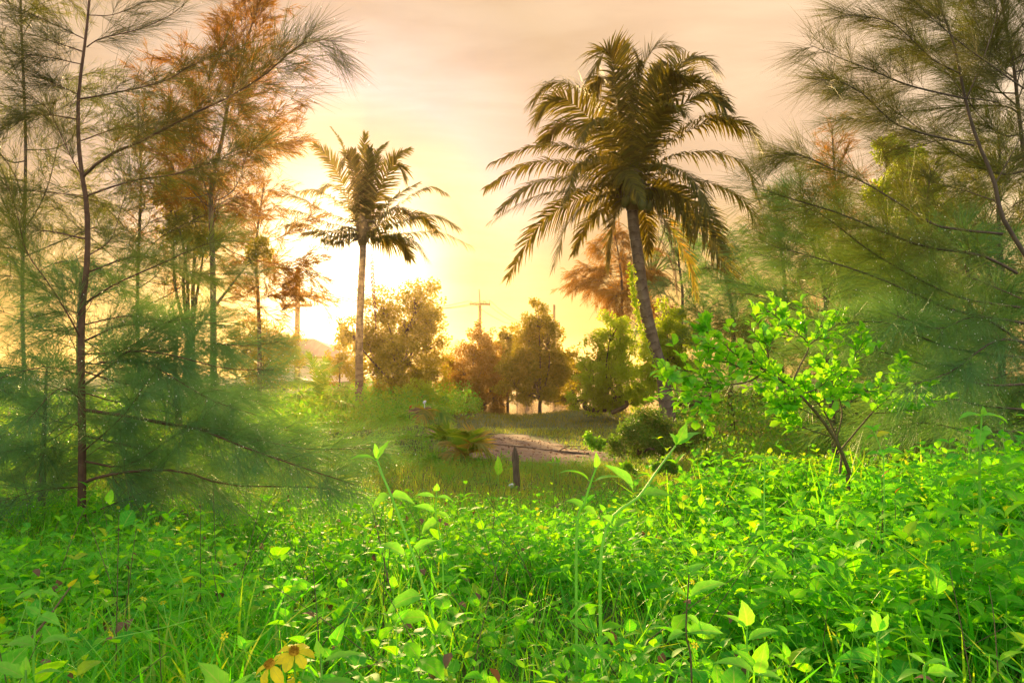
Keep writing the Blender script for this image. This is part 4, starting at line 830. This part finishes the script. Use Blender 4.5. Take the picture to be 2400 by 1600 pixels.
# ------------------------------------------------------------------ tall herbs of the foreground
def tall_herb(stem, d, lv, label, r=.0048, d1=None, w=.5, mat='tallherb', smat='stem', root=True, group='tall herb shoots', name='tall_herb'):
    q = Q(stem, d, d1)
    if root:
        g0 = q[0].copy(); g0[2] = float(gz(g0[0], g0[1])); 
        if g0[2] < q[0][2]: q = [g0] + q
    R_ = resample(q, 22); b0 = R_[0]
    t = empty(name, b0, label, 'herb', group)
    mb = MB(); tubes(mb, R_[None], np.linspace(r, r * .55, 22)[None], 7); mb.build('stem', M[smat], t, origin=b0)
    de = d if d1 is None else None
    for e in lv:
        (nx, ny, tx, ty, dz), ww = e[:5], (e[5] if len(e) > 5 else w)
        # depth of the node: depth of the nearest stem point in the frame
        pr_ = np.array([[1200 + FPX * v[0] / v[1], v[1]] for v in R_]); zz = np.array([800 - FPX * ((v[2] - CAMZ) / v[1] - math.tan(PITCH)) for v in R_])
        k = np.argmin((pr_[:, 0] - nx) ** 2 + (zz - ny) ** 2); dn = R_[k, 1]
        a = P(nx, ny, dn); b_ = P(tx, ty, dn + dz)
        Ln = np.linalg.norm(b_ - a)
        up = np.array([[0, -.35, 1.]]) + rng.normal(size=(1, 3)) * .15
        D = unit(b_ - a)
        if abs(D[2]) > .85: up = np.array([[.3, -1., .2]])
        lb = MB(); pt = a + D * Ln * .08
        tubes(lb, np.stack([a, pt])[None], np.array([[.0014, .0012]]), 5)
        c_ = 1.0 if D[2] < .5 else .5
        leaves(lb, pt[None], (D + up[0] * c_ * .42)[None], Ln * 1.0, Ln * ww, up=up, curl=c_, fold=.3, seg=9, shape='heart' if ww > .55 else 'ovate')
        lb.build('leaf', M[mat], t, origin=b0)
    return t
def Z8(l): return [(400 + a * .4252, 1100 + b_ * .4252) for a, b_ in l]
def Z3(l): return [(600 + a * .3826, 600 + b_ * .3826) for a, b_ in l]
def cv(l, ox, oy, s_): return [(ox + e[0] * s_, oy + e[1] * s_, ox + e[2] * s_, oy + e[3] * s_) + tuple(e[4:]) for e in l]
tall_herb(Z8([(1575, 1190), (1450, 830), (1340, 480), (1210, 130), (1150, 0)]) + Z3([(790, 1380), (742, 1250)]), 2.2,
          cv([(742, 1250, 578, 1218, -.02, .28), (742, 1245, 728, 1150, 0, .4), (742, 1250, 816, 1130, .02, .45), (825, 1465, 722, 1520, -.03, .75), (825, 1465, 962, 1530, .03, .6)], 600, 600, .3826)
          + cv([(1390, 690, 1180, 770, -.04, .6), (1300, 480, 1135, 400, .03, .4), (1325, 450, 1460, 390, .03, .4), (1430, 820, 1235, 830, .02, .5), (1450, 850, 1550, 920, -.03, .85)], 400, 1100, .4252),
          'tallest thin green shoot leaning left with a forked leafy tip, left of the stake', d1=2.5)
tall_herb(Z6([(240, 1330), (430, 1090), (520, 960), (605, 845)]), 2.3,
          cv([(605, 845, 660, 735, 0, .5), (608, 840, 590, 782, -.02, .8), (610, 838, 730, 775, .03, .6), (430, 1085, 600, 1110, .03, .5), (400, 1075, 290, 925, -.03, .45), (300, 1250, 250, 1190, -.02, .8), (300, 1250, 400, 1230, .02, .7)], 1300, 650, .4677),
          'thick green shoot slanting right to a leafy star shaped tip', r=.005, d1=2.5)
tall_herb(Z6([(110, 1290), (150, 1130), (180, 1030), (210, 950)]), 2.4,
          cv([(180, 1020, 30, 942, -.02, .36), (205, 960, 210, 880, 0, .45), (185, 1020, 360, 1030, .02, .38), (150, 1150, 60, 1110, 0, .6), (150, 1150, 220, 1190, 0, .6)], 1300, 650, .4677),
          'short shoot with one long leaf to each side, left of the slanting shoot')
tall_herb(Z6([(2130, 1060), (2133, 900), (2140, 690)]), 2.5,
          cv([(2140, 690, 2030, 725, -.02, .4), (2140, 690, 2272, 718, .02, .36), (2138, 760, 2128, 840, -.04, .7), (2138, 755, 2210, 790, .02, .5), (2142, 690, 2145, 645, 0, .9)], 1300, 650, .4677),
          'straight shoot with umbrella like top leaves near the right edge')
tall_herb(Z6([(1050, 1060), (1056, 960), (1055, 905)]), 3.0, cv([(1055, 905, 970, 915, 0, .42), (1055, 905, 1135, 912, 0, .38), (1056, 970, 1118, 965, 0, .4), (1056, 975, 985, 985, 0, .4), (1052, 1000, 1130, 1015, 0, .35)], 1300, 650, .4677),
          'small three tiered shoot below the round leaved shrub tips', r=.003)
tall_herb(Z8([(1500, 520), (1462, 250), (1465, 120)]), 2.7, cv([(1465, 120, 1468, 78, 0, .9), (1465, 230, 1345, 205, 0, .4), (1465, 235, 1550, 270, 0, .45), (1475, 290, 1378, 345, 0, .8), (1463, 150, 1350, 140, 0, .35), (1463, 150, 1555, 165, 0, .35)], 400, 1100, .4252),
          'upright shoot with a round bud leaf right of the tallest thin shoot', r=.003)
tall_herb(Z6([(1650, 1000), (1640, 880), (1600, 770)]), 3.2, cv([(1600, 770, 1635, 735, 0, .7), (1600, 770, 1550, 745, 0, .7), (1605, 790, 1560, 810, 0, .6), (1610, 800, 1680, 770, 0, .5), (1640, 880, 1755, 880, 0, .4), (1640, 890, 1560, 880, 0, .5)], 1300, 650, .4677),
          'pale bluish green shoot touching the foot of the shrub', r=.003, mat='herb')
tall_herb([(80, 1500), (92, 1440), (95, 1385)], 1.9, [(95, 1385, 38, 1410, 0, .3), (95, 1385, 140, 1395, 0, .35), (92, 1440, 60, 1420, 0, .6), (92, 1440, 138, 1470, 0, .6), (85, 1515, 10, 1505, 0, .55), (85, 1515, 162, 1492, 0, .5)], 'shoot with paired leaves in the grass at the lower left corner', r=.003)
tall_herb([(60, 1610), (62, 1590)], 1.5, [(62, 1590, -20, 1555, 0, .35), (62, 1592, 145, 1570, 0, .3), (62, 1588, 60, 1540, 0, .5)], 'low rosette of long leaves at the bottom left corner', r=.003)
tall_herb([(1000 + 400, 1640), (770 + 0, 1590)][:0] + [(1790, 1640), (1775, 1580)], 1.35, [(1775, 1580, 1675, 1555, 0, .42), (1775, 1580, 1790, 1520, 0, .62), (1775, 1580, 1830, 1600, 0, .5)], 'two large pointed leaves at the bottom edge right of centre', r=.003)
tall_herb([(1620, 1560), (1608, 1480), (1615, 1345)], 1.9, [(1615, 1345, 1590, 1318, 0, .6), (1615, 1345, 1650, 1318, 0, .7), (1612, 1400, 1560, 1370, 0, .4), (1612, 1400, 1700, 1355, 0, .35), (1608, 1480, 1560, 1500, 0, .5), (1608, 1480, 1690, 1490, 0, .5), (1608, 1440, 1650, 1470, 0, .5)], 'leafy shoot with reddish stem in the lower centre right', smat='stem_red', r=.003)
tall_herb([(1752, 1560), (1750, 1500), (1752, 1470)], 1.9, [(1752, 1470, 1742, 1410, 0, .8), (1752, 1475, 1700, 1440, 0, .4), (1750, 1500, 1820, 1475, 0, .45)], 'shoot with one broad upright round leaf in the lower right', r=.003)
tall_herb([(2060, 1560), (2055, 1500), (2060, 1480)], 1.9, [(2060, 1480, 2040, 1430, 0, .75), (2060, 1480, 2080, 1440, 0, .5), (2060, 1490, 2010, 1490, 0, .4), (2058, 1500, 2100, 1470, 0, .35)], 'broad leaved shoot right of the round upright leaf', r=.003)
tall_herb([(420, 1440), (430, 1380), (412, 1320), (405, 1300)], 2.6, [(405, 1300, 370, 1312, 0, .35), (405, 1300, 420, 1285, 0, .4), (425, 1355, 382, 1385, 0, .5), (425, 1350, 480, 1360, 0, .4), (440, 1390, 380, 1400, 0, .5), (440, 1390, 500, 1395, 0, .3)], 'shoot with narrow drooping leaves left of the yellow flowers', r=.003, mat='herb')
tall_herb([(2170, 1640), (2165, 1570), (2170, 1555)], 1.6, [(2170, 1555, 2130, 1530, 0, .5), (2170, 1555, 2220, 1545, 0, .4), (2168, 1575, 2100, 1580, 0, .45), (2168, 1575, 2240, 1590, 0, .5)], 'bushy pale shoot at the lower right', r=.003)

# yellow flowers
def flower(px, py, d, R, tilt, petals, label, group='yellow flowers'):
    c = P(px, py, d); b0 = c.copy(); b0[2] = float(gz(c[0], c[1]))
    t = empty('yellow_flower', b0, label, 'flower', group)
    sm_ = MB(); tubes(sm_, resample([b0, (b0 + c) / 2 + [.01, .01, 0], c], 9)[None], np.linspace(.0016, .0012, 9)[None], 6); sm_.build('stem', M['stem'], t, origin=b0)
    ax = unit(np.array(tilt, float)); u = unit(np.cross(ax, [.3, .2, 1.])); v = np.cross(ax, u)
    for k in range(petals):
        a = 2 * PI * k / petals + rng.normal() * .08; D = math.cos(a) * u + math.sin(a) * v
        pb = MB(); leaves(pb, (c + D * R * .18)[None], (D + ax * .15)[None], R * (1 + .15 * rng.normal()), R * .62, up=ax[None], curl=1.2, fold=.2, seg=6, shape='round'); pb.build('petal', M['petal'], t, origin=b0)
    dc = MB(); th = np.linspace(0, PI, 7); tubes(dc, (c + ax * (-np.cos(th))[:, None] * R * .14)[None], (np.maximum(np.sin(th), .05) * R * .3)[None], 10)
    m_ = 70; a = rng.random(m_) * 2 * PI; rr = np.sqrt(rng.random(m_)) * R * .28
    fl = c + np.outer(np.cos(a) * rr, u) + np.outer(np.sin(a) * rr, v); tubes(dc, np.stack([fl, fl + ax * R * .26], 1), np.full((m_, 2), R * .022), 4)
    dc.build('disc', M['disc'], t, origin=b0); return t
flower(689, 1528, .98, .022, (.1, -.35, .9), 7, 'larger yellow daisy like flower facing up at the bottom edge')
flower(634, 1558, .97, .022, (-.45, -.3, .85), 6, 'yellow flower with drooping petals left of the larger one')
flower(688, 1615, .96, .016, (.1, -.6, .5), 6, 'half opened yellow flower below the larger one')
tall_herb([(700, 1660), (750, 1600), (752, 1530)], .98, [(752, 1545, 742, 1500, 0, .5), (752, 1550, 850, 1535, .0, .25), (745, 1600, 840, 1620, 0, .4), (740, 1600, 690, 1590, 0, .4)], 'leafy bud shoot beside the yellow flowers', r=.0018)
tall_herb([(545, 1680), (540, 1630)], 1.0, [(540, 1630, 470, 1555, 0, .5), (540, 1630, 585, 1580, 0, .4), (540, 1630, 640, 1600, 0, .4)], 'long toothed leaves at the bottom edge left of the yellow flowers', r=.0018)
ds = MB(); n_ = 420; x_, y_ = frustum_pts(n_, 1.6, 7); n_ = len(x_); t_ = np.linspace(0, 1, 5); h_ = .25 + .35 * rng.random(n_); ln_ = rng.normal(size=(n_, 2)) * .5
tubes(ds, np.stack([x_, y_, gz(x_, y_)], -1)[:, None] + h_[:, None, None] * np.stack([ln_[:, :1] * t_ ** 1.4, ln_[:, 1:] * t_ ** 1.4, np.broadcast_to(t_, (n_, 5)) * .95], -1), np.repeat((.0022 * (1 - .6 * t_))[None], n_, 0), 4)
tag(ds.build('dry_stalks', M['stem_red']), 'thin brown dry stalks poking through the green undergrowth', 'dry stalks', kind='stuff')
dm = MB(); x_, y_ = frustum_pts(500, 1.5, 6.5); z_ = gz(x_, y_) + .08 + .18 * rng.random(len(x_)); leaves(dm, np.stack([x_, y_, z_], -1), rng.normal(size=(len(x_), 3)), .05, .028, curl=1.4, seg=3)
tag(dm.build('dead_leaves', M['palm_dead']), 'withered brown leaves caught among the green herbs', 'dead leaves', kind='stuff')
# little scattered yellow flowers
def tiny_flower_mesh():
    mb = MB()
    for k in range(6):
        a = 2 * PI * k / 6; D = np.array([math.cos(a), math.sin(a), .1]); leaves(mb, (D * .002)[None], D[None], .010, .006, up=np.array([[0, 0, 1.]]), curl=.3, seg=2, shape='round')
    return mb
def small_flower():
    t = empty('small_yellow_flower', (0, 0, 0), 'tiny yellow flower dotted in the green undergrowth', 'flower', 'tiny yellow flowers dotted through the undergrowth')
    tiny_flower_mesh().build('petal_ring', M['petal'], t)
    sm_ = MB(); tubes(sm_, np.array([[(0, 0, -.22), (.004, 0, -.1), (0, 0, 0)]]), np.full((1, 3), .0012), 4); sm_.build('stem', M['stem'], t); return t
f0 = small_flower()
for k in range(70):
    d = 1.7 + 3.6 * rng.random(); x = (rng.random() * 2 - 1) * .62 * d
    if x > .4 and rng.random() < .5: x = -x
    r = f0 if k == 0 else f0.copy()
    if k:
        COL.objects.link(r)
        for ch in f0.children: c_ = ch.copy(); COL.objects.link(c_); c_.parent = r
    r.location = (x, d, float(gz(x, d)) + .27 + .06 * rng.random()); r.rotation_euler = (.9 * rng.random(), .6 * rng.normal(), rng.random() * 6)

# ------------------------------------------------------------------ stake, driftwood, litter, dead stems
b0 = P(1212, 1133, 8.6); b0[2] = float(gz(b0[0], b0[1])) - .02
tp = P(1206, 1046, 8.55); mb = MB()
k_ = 9; Pt = resample([b0, (b0 + tp) / 2 + [.004, 0, 0], tp], k_)
prof = np.array([(-1, -.8), (-.5, -1), (.6, -1), (1, -.5), (1, .7), (.4, 1), (-.7, 1), (-1, .5)])
hw = np.array([.036] * (k_ - 2) + [.030, .006])
V = Pt[:, None] + hw[:, None, None] * np.stack([prof[:, 0] * (1 + .08 * rng.normal(size=(k_, 8))), prof[:, 1] * .8 * np.ones((k_, 8)), 0 * np.ones((k_, 8))], -1)
kk = np.arange(k_ - 1)[:, None]; s_ = np.arange(8)[None]
mb.add(V, np.stack([kk * 8 + s_, kk * 8 + (s_ + 1) % 8, (kk + 1) * 8 + (s_ + 1) % 8, (kk + 1) * 8 + s_], -1).reshape(-1, 4))
tag(mb.build('wooden_stake', M['wood'], smooth=False), 'short weathered wooden stake with a pointed top in the grass', 'stake')
def logg(pts, d0, d1, r, label, name='driftwood_branch', extra=()):
    q = np.array(Q(pts, d0, d1)); 
    q[:, 2] = gz(q[:, 0], q[:, 1]) + r * .8 + .012
    mb = MB(); R_ = resample(q, 24) + rng.normal(size=(24, 3)) * [0, .01, .004]; tubes(mb, R_[None], (np.linspace(r, r * .4, 24) * (1 + .15 * rng.normal(size=24)))[None], 7)
    for s_, dx, dz in extra:
        p0 = R_[s_]; tubes(mb, resample([p0, p0 + [dx * .5, -.05, dz * .6], p0 + [dx, -.08, dz]], 6)[None], np.linspace(r * .5, r * .2, 6)[None], 5)
    return tag(mb.build(name, M['wood']), label, 'driftwood')
logg([(1380, 1046), (1330, 1052), (1290, 1060), (1235, 1062), (1140, 1058)], 13.2, 13.6, .022, 'long thin driftwood branch lying across the front of the sand', extra=((3, -.3, .05), (5, -.35, .02), (9, .2, .1)))
logg([(1085, 1014), (1120, 1013), (1160, 1015)], 18, 17.6, .018, 'thin dark stick at the far edge of the sand')
logg([(1000, 1092), (1030, 1078), (1062, 1080)], 10.4, 10.6, .02, 'curved brown fallen palm stalk at the foot of the mound', 'fallen_stalk')
logg([(1130, 1110), (1160, 1096), (1155, 1085)], 9.0, 9.2, .01, 'thin dry stalk leaning beside the stake', 'dry_stalk')
# broad upright leaf beside the stake
tall_herb([(1168, 1122), (1168, 1110)], 8.9, [(1168, 1118, 1166, 1070, 0, .42)], 'single broad torn bright leaf standing left of the stake', r=.006, name='broad_leaf_plant', group=None)
tall_herb([(1298, 1135), (1296, 1095), (1296, 1080)], 8.6, [(1296, 1085, 1280, 1082, 0, .4), (1296, 1085, 1312, 1082, 0, .4), (1296, 1085, 1296, 1070, 0, .4)], 'small sprouting seedling right of the stake', r=.005, name='seedling', group='seedlings near the stake')
tall_herb([(1308, 1130), (1307, 1080)], 8.8, [(1307, 1085, 1302, 1068, 0, .3), (1307, 1085, 1314, 1070, 0, .3)], 'taller thin seedling behind the sprouting one', r=.005, name='seedling', group='seedlings near the stake')
mb = MB(); c = P(1200, 1097, 8.9); c[2] = float(gz(c[0], c[1])) + .05; th = np.linspace(0, PI, 8)
tubes(mb, (c + np.outer(-np.cos(th), [.045, 0, .01]))[None], (np.maximum(np.sin(th), .05) * .025)[None], 9); tag(mb.build('plastic_litter', M['litter']), 'small white piece of litter behind the stake', 'litter')
mb = MB(); c = P(995, 942, 16.5); th = np.linspace(0, PI, 8)
tubes(mb, (c + np.outer(-np.cos(th), [.03, 0, .03]))[None], (np.maximum(np.sin(th), .05) * .03)[None], 9); 
st_ = c.copy(); st_[2] = float(gz(c[0], c[1])); tubes(mb, resample([st_, c], 4)[None], np.full((1, 4), .008), 5)
tag(mb.build('white_bloom', M['litter']), 'white round bloom above the far palm leaves on the mound', 'flower')
for px, py, d, s_, lab in [(960, 957, 19, .12, 'upright red leaf behind the mound'), (2067, 1120, 3.4, .05, 'rusty red dead leaf at the foot of the shrub'), (2098, 1155, 3.3, .05, 'rust brown leaf just below the red one'), (1857, 1245, 2.9, .045, 'yellowing brown leaf in the right undergrowth')]:
    c = P(px, py, d); g0 = c.copy(); g0[2] = float(gz(c[0], c[1])); t = empty('red_leaf', g0, lab, 'leaf')
    mb = MB(); leaves(mb, c[None], np.array([[.3, -.2, .8]]), s_, s_ * .6, curl=.8, seg=6); mb.build('leaf_blade', M['redleaf'], t, origin=g0)
    mb = MB(); tubes(mb, resample([g0, c], 4)[None], np.full((1, 4), .0015 * d / 3), 4); mb.build('leaf_stalk', M['stem_red'], t, origin=g0)
# dead twig on the lower left and thin dry stems
def twigs(pts, d0, d1, r, label):
    q = Q(pts, d0, d1); mb = MB(); tubes(mb, resample(q, 16)[None], np.linspace(r, r * .4, 16)[None], 6); tag(mb.build('dead_stem', M['stem_red']), label, 'stem', 'dry stems in the undergrowth')
twigs([(0, 1570), (60, 1510), (110, 1450), (165, 1375)], 2.0, 2.4, .006, 'dark curved dead stem in the lower left grass')
twigs([(915, 1385), (895, 1290), (870, 1180)], 3.0, 3.2, .003, 'thin reddish dry stem left of the tallest shoot')
twigs([(1155, 1250), (1158, 1200), (1155, 1160)], 3.6, 3.6, .002, 'thin brown dry stem in the centre of the herbs')
twigs([(2340, 1580), (2330, 1450), (2318, 1370)], 2.0, 2.1, .0016, 'reddish grass stalk at the lower right')

# ------------------------------------------------------------------ power line and house
def box(mb, c, s_, rot=0.):
    v = np.array([(x, y, z) for z in (-.5, .5) for y in (-.5, .5) for x in (-.5, .5)]) * s_
    cr_, sr_ = math.cos(rot), math.sin(rot); v = np.stack([v[:, 0] * cr_ - v[:, 1] * sr_, v[:, 0] * sr_ + v[:, 1] * cr_, v[:, 2]], -1)
    mb.add(v + np.asarray(c), [(0, 2, 3, 1), (4, 5, 7, 6), (0, 1, 5, 4), (2, 6, 7, 3), (0, 4, 6, 2), (1, 3, 7, 5)])
TOPS = []
def pole(px, ytop, ycross, d, half, label, rot=0., two=False, spike=None):
    c = P(px, ytop, d); b0 = c.copy(); b0[2] = float(gz(c[0], c[1])) - .1
    t = empty('utility_pole', b0, label, 'utility pole', 'utility poles along the shore road')
    mb = MB(); tubes(mb, np.stack([b0, c])[None], np.array([[.19, .14]]), 10); mb.build('pole', M['pole'], t, origin=b0, smooth=True)
    if spike: mb = MB(); tubes(mb, np.stack([c, P(px - 2, spike, d)])[None], np.array([[.07, .05]]), 5); mb.build('lightning_rod', M['wire'], t, origin=b0)
    for j, yc in enumerate([ycross] + ([two] if two else [])):
        z = P(px, yc, d)[2]; mb = MB(); box(mb, (c[0], c[1] - .14, z), (half * 2, .16, .20), rot); mb.build('crossarm', M['wood'], t, origin=b0, smooth=False)
        for u in ((-.95, .35, .95) if j == 0 else (-.9, .9)):
            p_ = np.array([c[0] + math.cos(rot) * half * u, c[1] - .14 + math.sin(rot) * half * u, z + .065])
            th = np.linspace(0, 1, 6); mb = MB(); tubes(mb, (p_ + np.outer(th, [0, 0, .30]))[None], np.array([[.04, .07, .05, .075, .05, .02]]), 8); mb.build('insulator', M['porcelain'], t, origin=b0)
            if j == 0: TOPS.append(p_ + [0, 0, .29])
pole(698, 627, 688, 53, 1.0, 'nearer brown utility pole with two crossarms left of the sun glow', two=716)
pole(1125, 712, 713, 73, .95, 'distant utility pole with tall rod above the reddish mangrove', spike=678)
pole(1299, 714, 762, 90, .8, 'farthest thin utility pole beside the tallest mangrove', rot=.6)
def wire(a, b_, sag, label):
    t = np.linspace(0, 1, 24)[:, None]; q = a + (b_ - a) * t + np.array([0, 0, -1.]) * sag * 4 * t * (1 - t); mb = MB(); tubes(mb, q[None], np.full((1, 24), .028), 4)
    tag(mb.build('power_line', M['wire']), label, 'power line', 'thin wires between the utility poles')
for k in range(3):
    nm = ['outer', 'middle', 'inner'][k]
    wire(TOPS[k], TOPS[3 + k], 1.1, 'thin sagging %s wire from the nearer pole to the distant one' % nm)
    wire(TOPS[3 + k], TOPS[6 + k], 1.3, 'thin sagging %s wire from the distant pole to the farthest one' % nm)
# house
hx0, hx1, hy0, hy1 = P(560, 850, 60)[0], P(808, 850, 60)[0], 60., 67.
ez = P(760, 834, 59.5)[2]; rz = P(760, 793, 63)[2]; gzh = float(gz(-14, 62)) - .1
he = empty('house', ((hx0 + hx1) / 2, 60, gzh), 'small pale house with grey violet hipped roof behind the left palm', 'house'); ho = np.array([(hx0 + hx1) / 2, 60, gzh])
mb = MB(); box(mb, ((hx0 + hx1) / 2, (hy0 + hy1) / 2, (gzh + ez) / 2), (hx1 - hx0 - 1.0, hy1 - hy0 - 1., ez - gzh)); mb.build('wall', M['wall'], he, origin=ho, smooth=False)
mb = MB(); x0, x1, y0, y1 = hx0 - .2, hx1 + .2, hy0 - .4, hy1 + .4; ym = (y0 + y1) / 2
V = [(x0, y0, ez), (x1, y0, ez), (x1, y1, ez), (x0, y1, ez), (x0 + 3.2, ym, rz), (x1 - 3.4, ym, rz)]
mb.add(V, [(0, 1, 5, 4), (2, 3, 4, 5)]); mb.add([V[1], V[2], V[5], V[5]], [(0, 1, 2, 3)]); mb.add([V[3], V[0], V[4], V[4]], [(0, 1, 2, 3)])
rf = mb.build('roof', M['roof'], he, origin=ho, smooth=False)
mb = MB()
for k in range(26):
    f = k / 25; xa = x0 + (x1 - x0) * f; xb = np.clip(xa, x0 + 3.2, x1 - 3.4); fa = 1 if abs(xa - xb) < 1e-6 else max(0, 1 - abs(xa - xb) / 3.3)
    tubes(mb, np.array([[(xa, y0, ez + .03), (xa, y0 + (ym - y0) * fa, ez + (rz - ez) * fa + .03)]]), np.full((1, 2), .02), 4)
for a, b_ in ((1, 5), (2, 5), (0, 4), (4, 5)): tubes(mb, np.array([[V[a], V[b_]]]) + [0, 0, .04], np.full((1, 2), .06), 5)
mb.build('roof_ridge', M['trim'], rf, smooth=False)
mb = MB(); box(mb, ((x0 + x1) / 2, y0 - .02, ez - .09), (x1 - x0, .05, .16)); mb.build('fascia', M['trim'], he, origin=ho, smooth=False)
for k, (xa, wd) in enumerate([(705, 22), (738, 20), (768, 12), (650, 22)]):
    a = P(xa, 852, 60.46); b1 = P(xa + wd, 868, 60.46); c = (a + b1) / 2; sz = (abs(b1[0] - a[0]), .08, abs(a[2] - b1[2]) * 1.5)
    mb = MB(); c[1] = 60.47; w_, h_ = sz[0], sz[2]
    box(mb, c + [0, 0, h_ / 2], (w_ + .1, .08, .06)); box(mb, c - [0, 0, h_ / 2], (w_ + .1, .08, .06)); box(mb, c - [w_ / 2, 0, 0], (.06, .07, h_ - .06)); box(mb, c + [w_ / 2, 0, 0], (.06, .07, h_ - .06)); box(mb, c, (.04, .06, h_ - .06))
    wf = mb.build('window', M['wall'], he, origin=ho, smooth=False); mb = MB(); box(mb, c + [0, .02, 0], (w_ - .06, .02, h_ - .06)); mb.build('pane', M['glass'], wf, smooth=False)

# ------------------------------------------------------------------ haze
HZ = .0007
m, o = newmat('haze'); v = nd('ShaderNodeVolumePrincipled'); v.inputs['Color'].default_value = (1, .74, .44, 1); v.inputs['Density'].default_value = HZ; v.inputs['Anisotropy'].default_value = .84
L.new(v.outputs[0], o.inputs['Volume'])
mb = MB(); box(mb, (0, 470, 5.0), (1900, 980, 14.6)); hz = mb.build('haze', m, smooth=False); tag(hz, 'warm evening haze in the air', 'haze', kind='stuff')
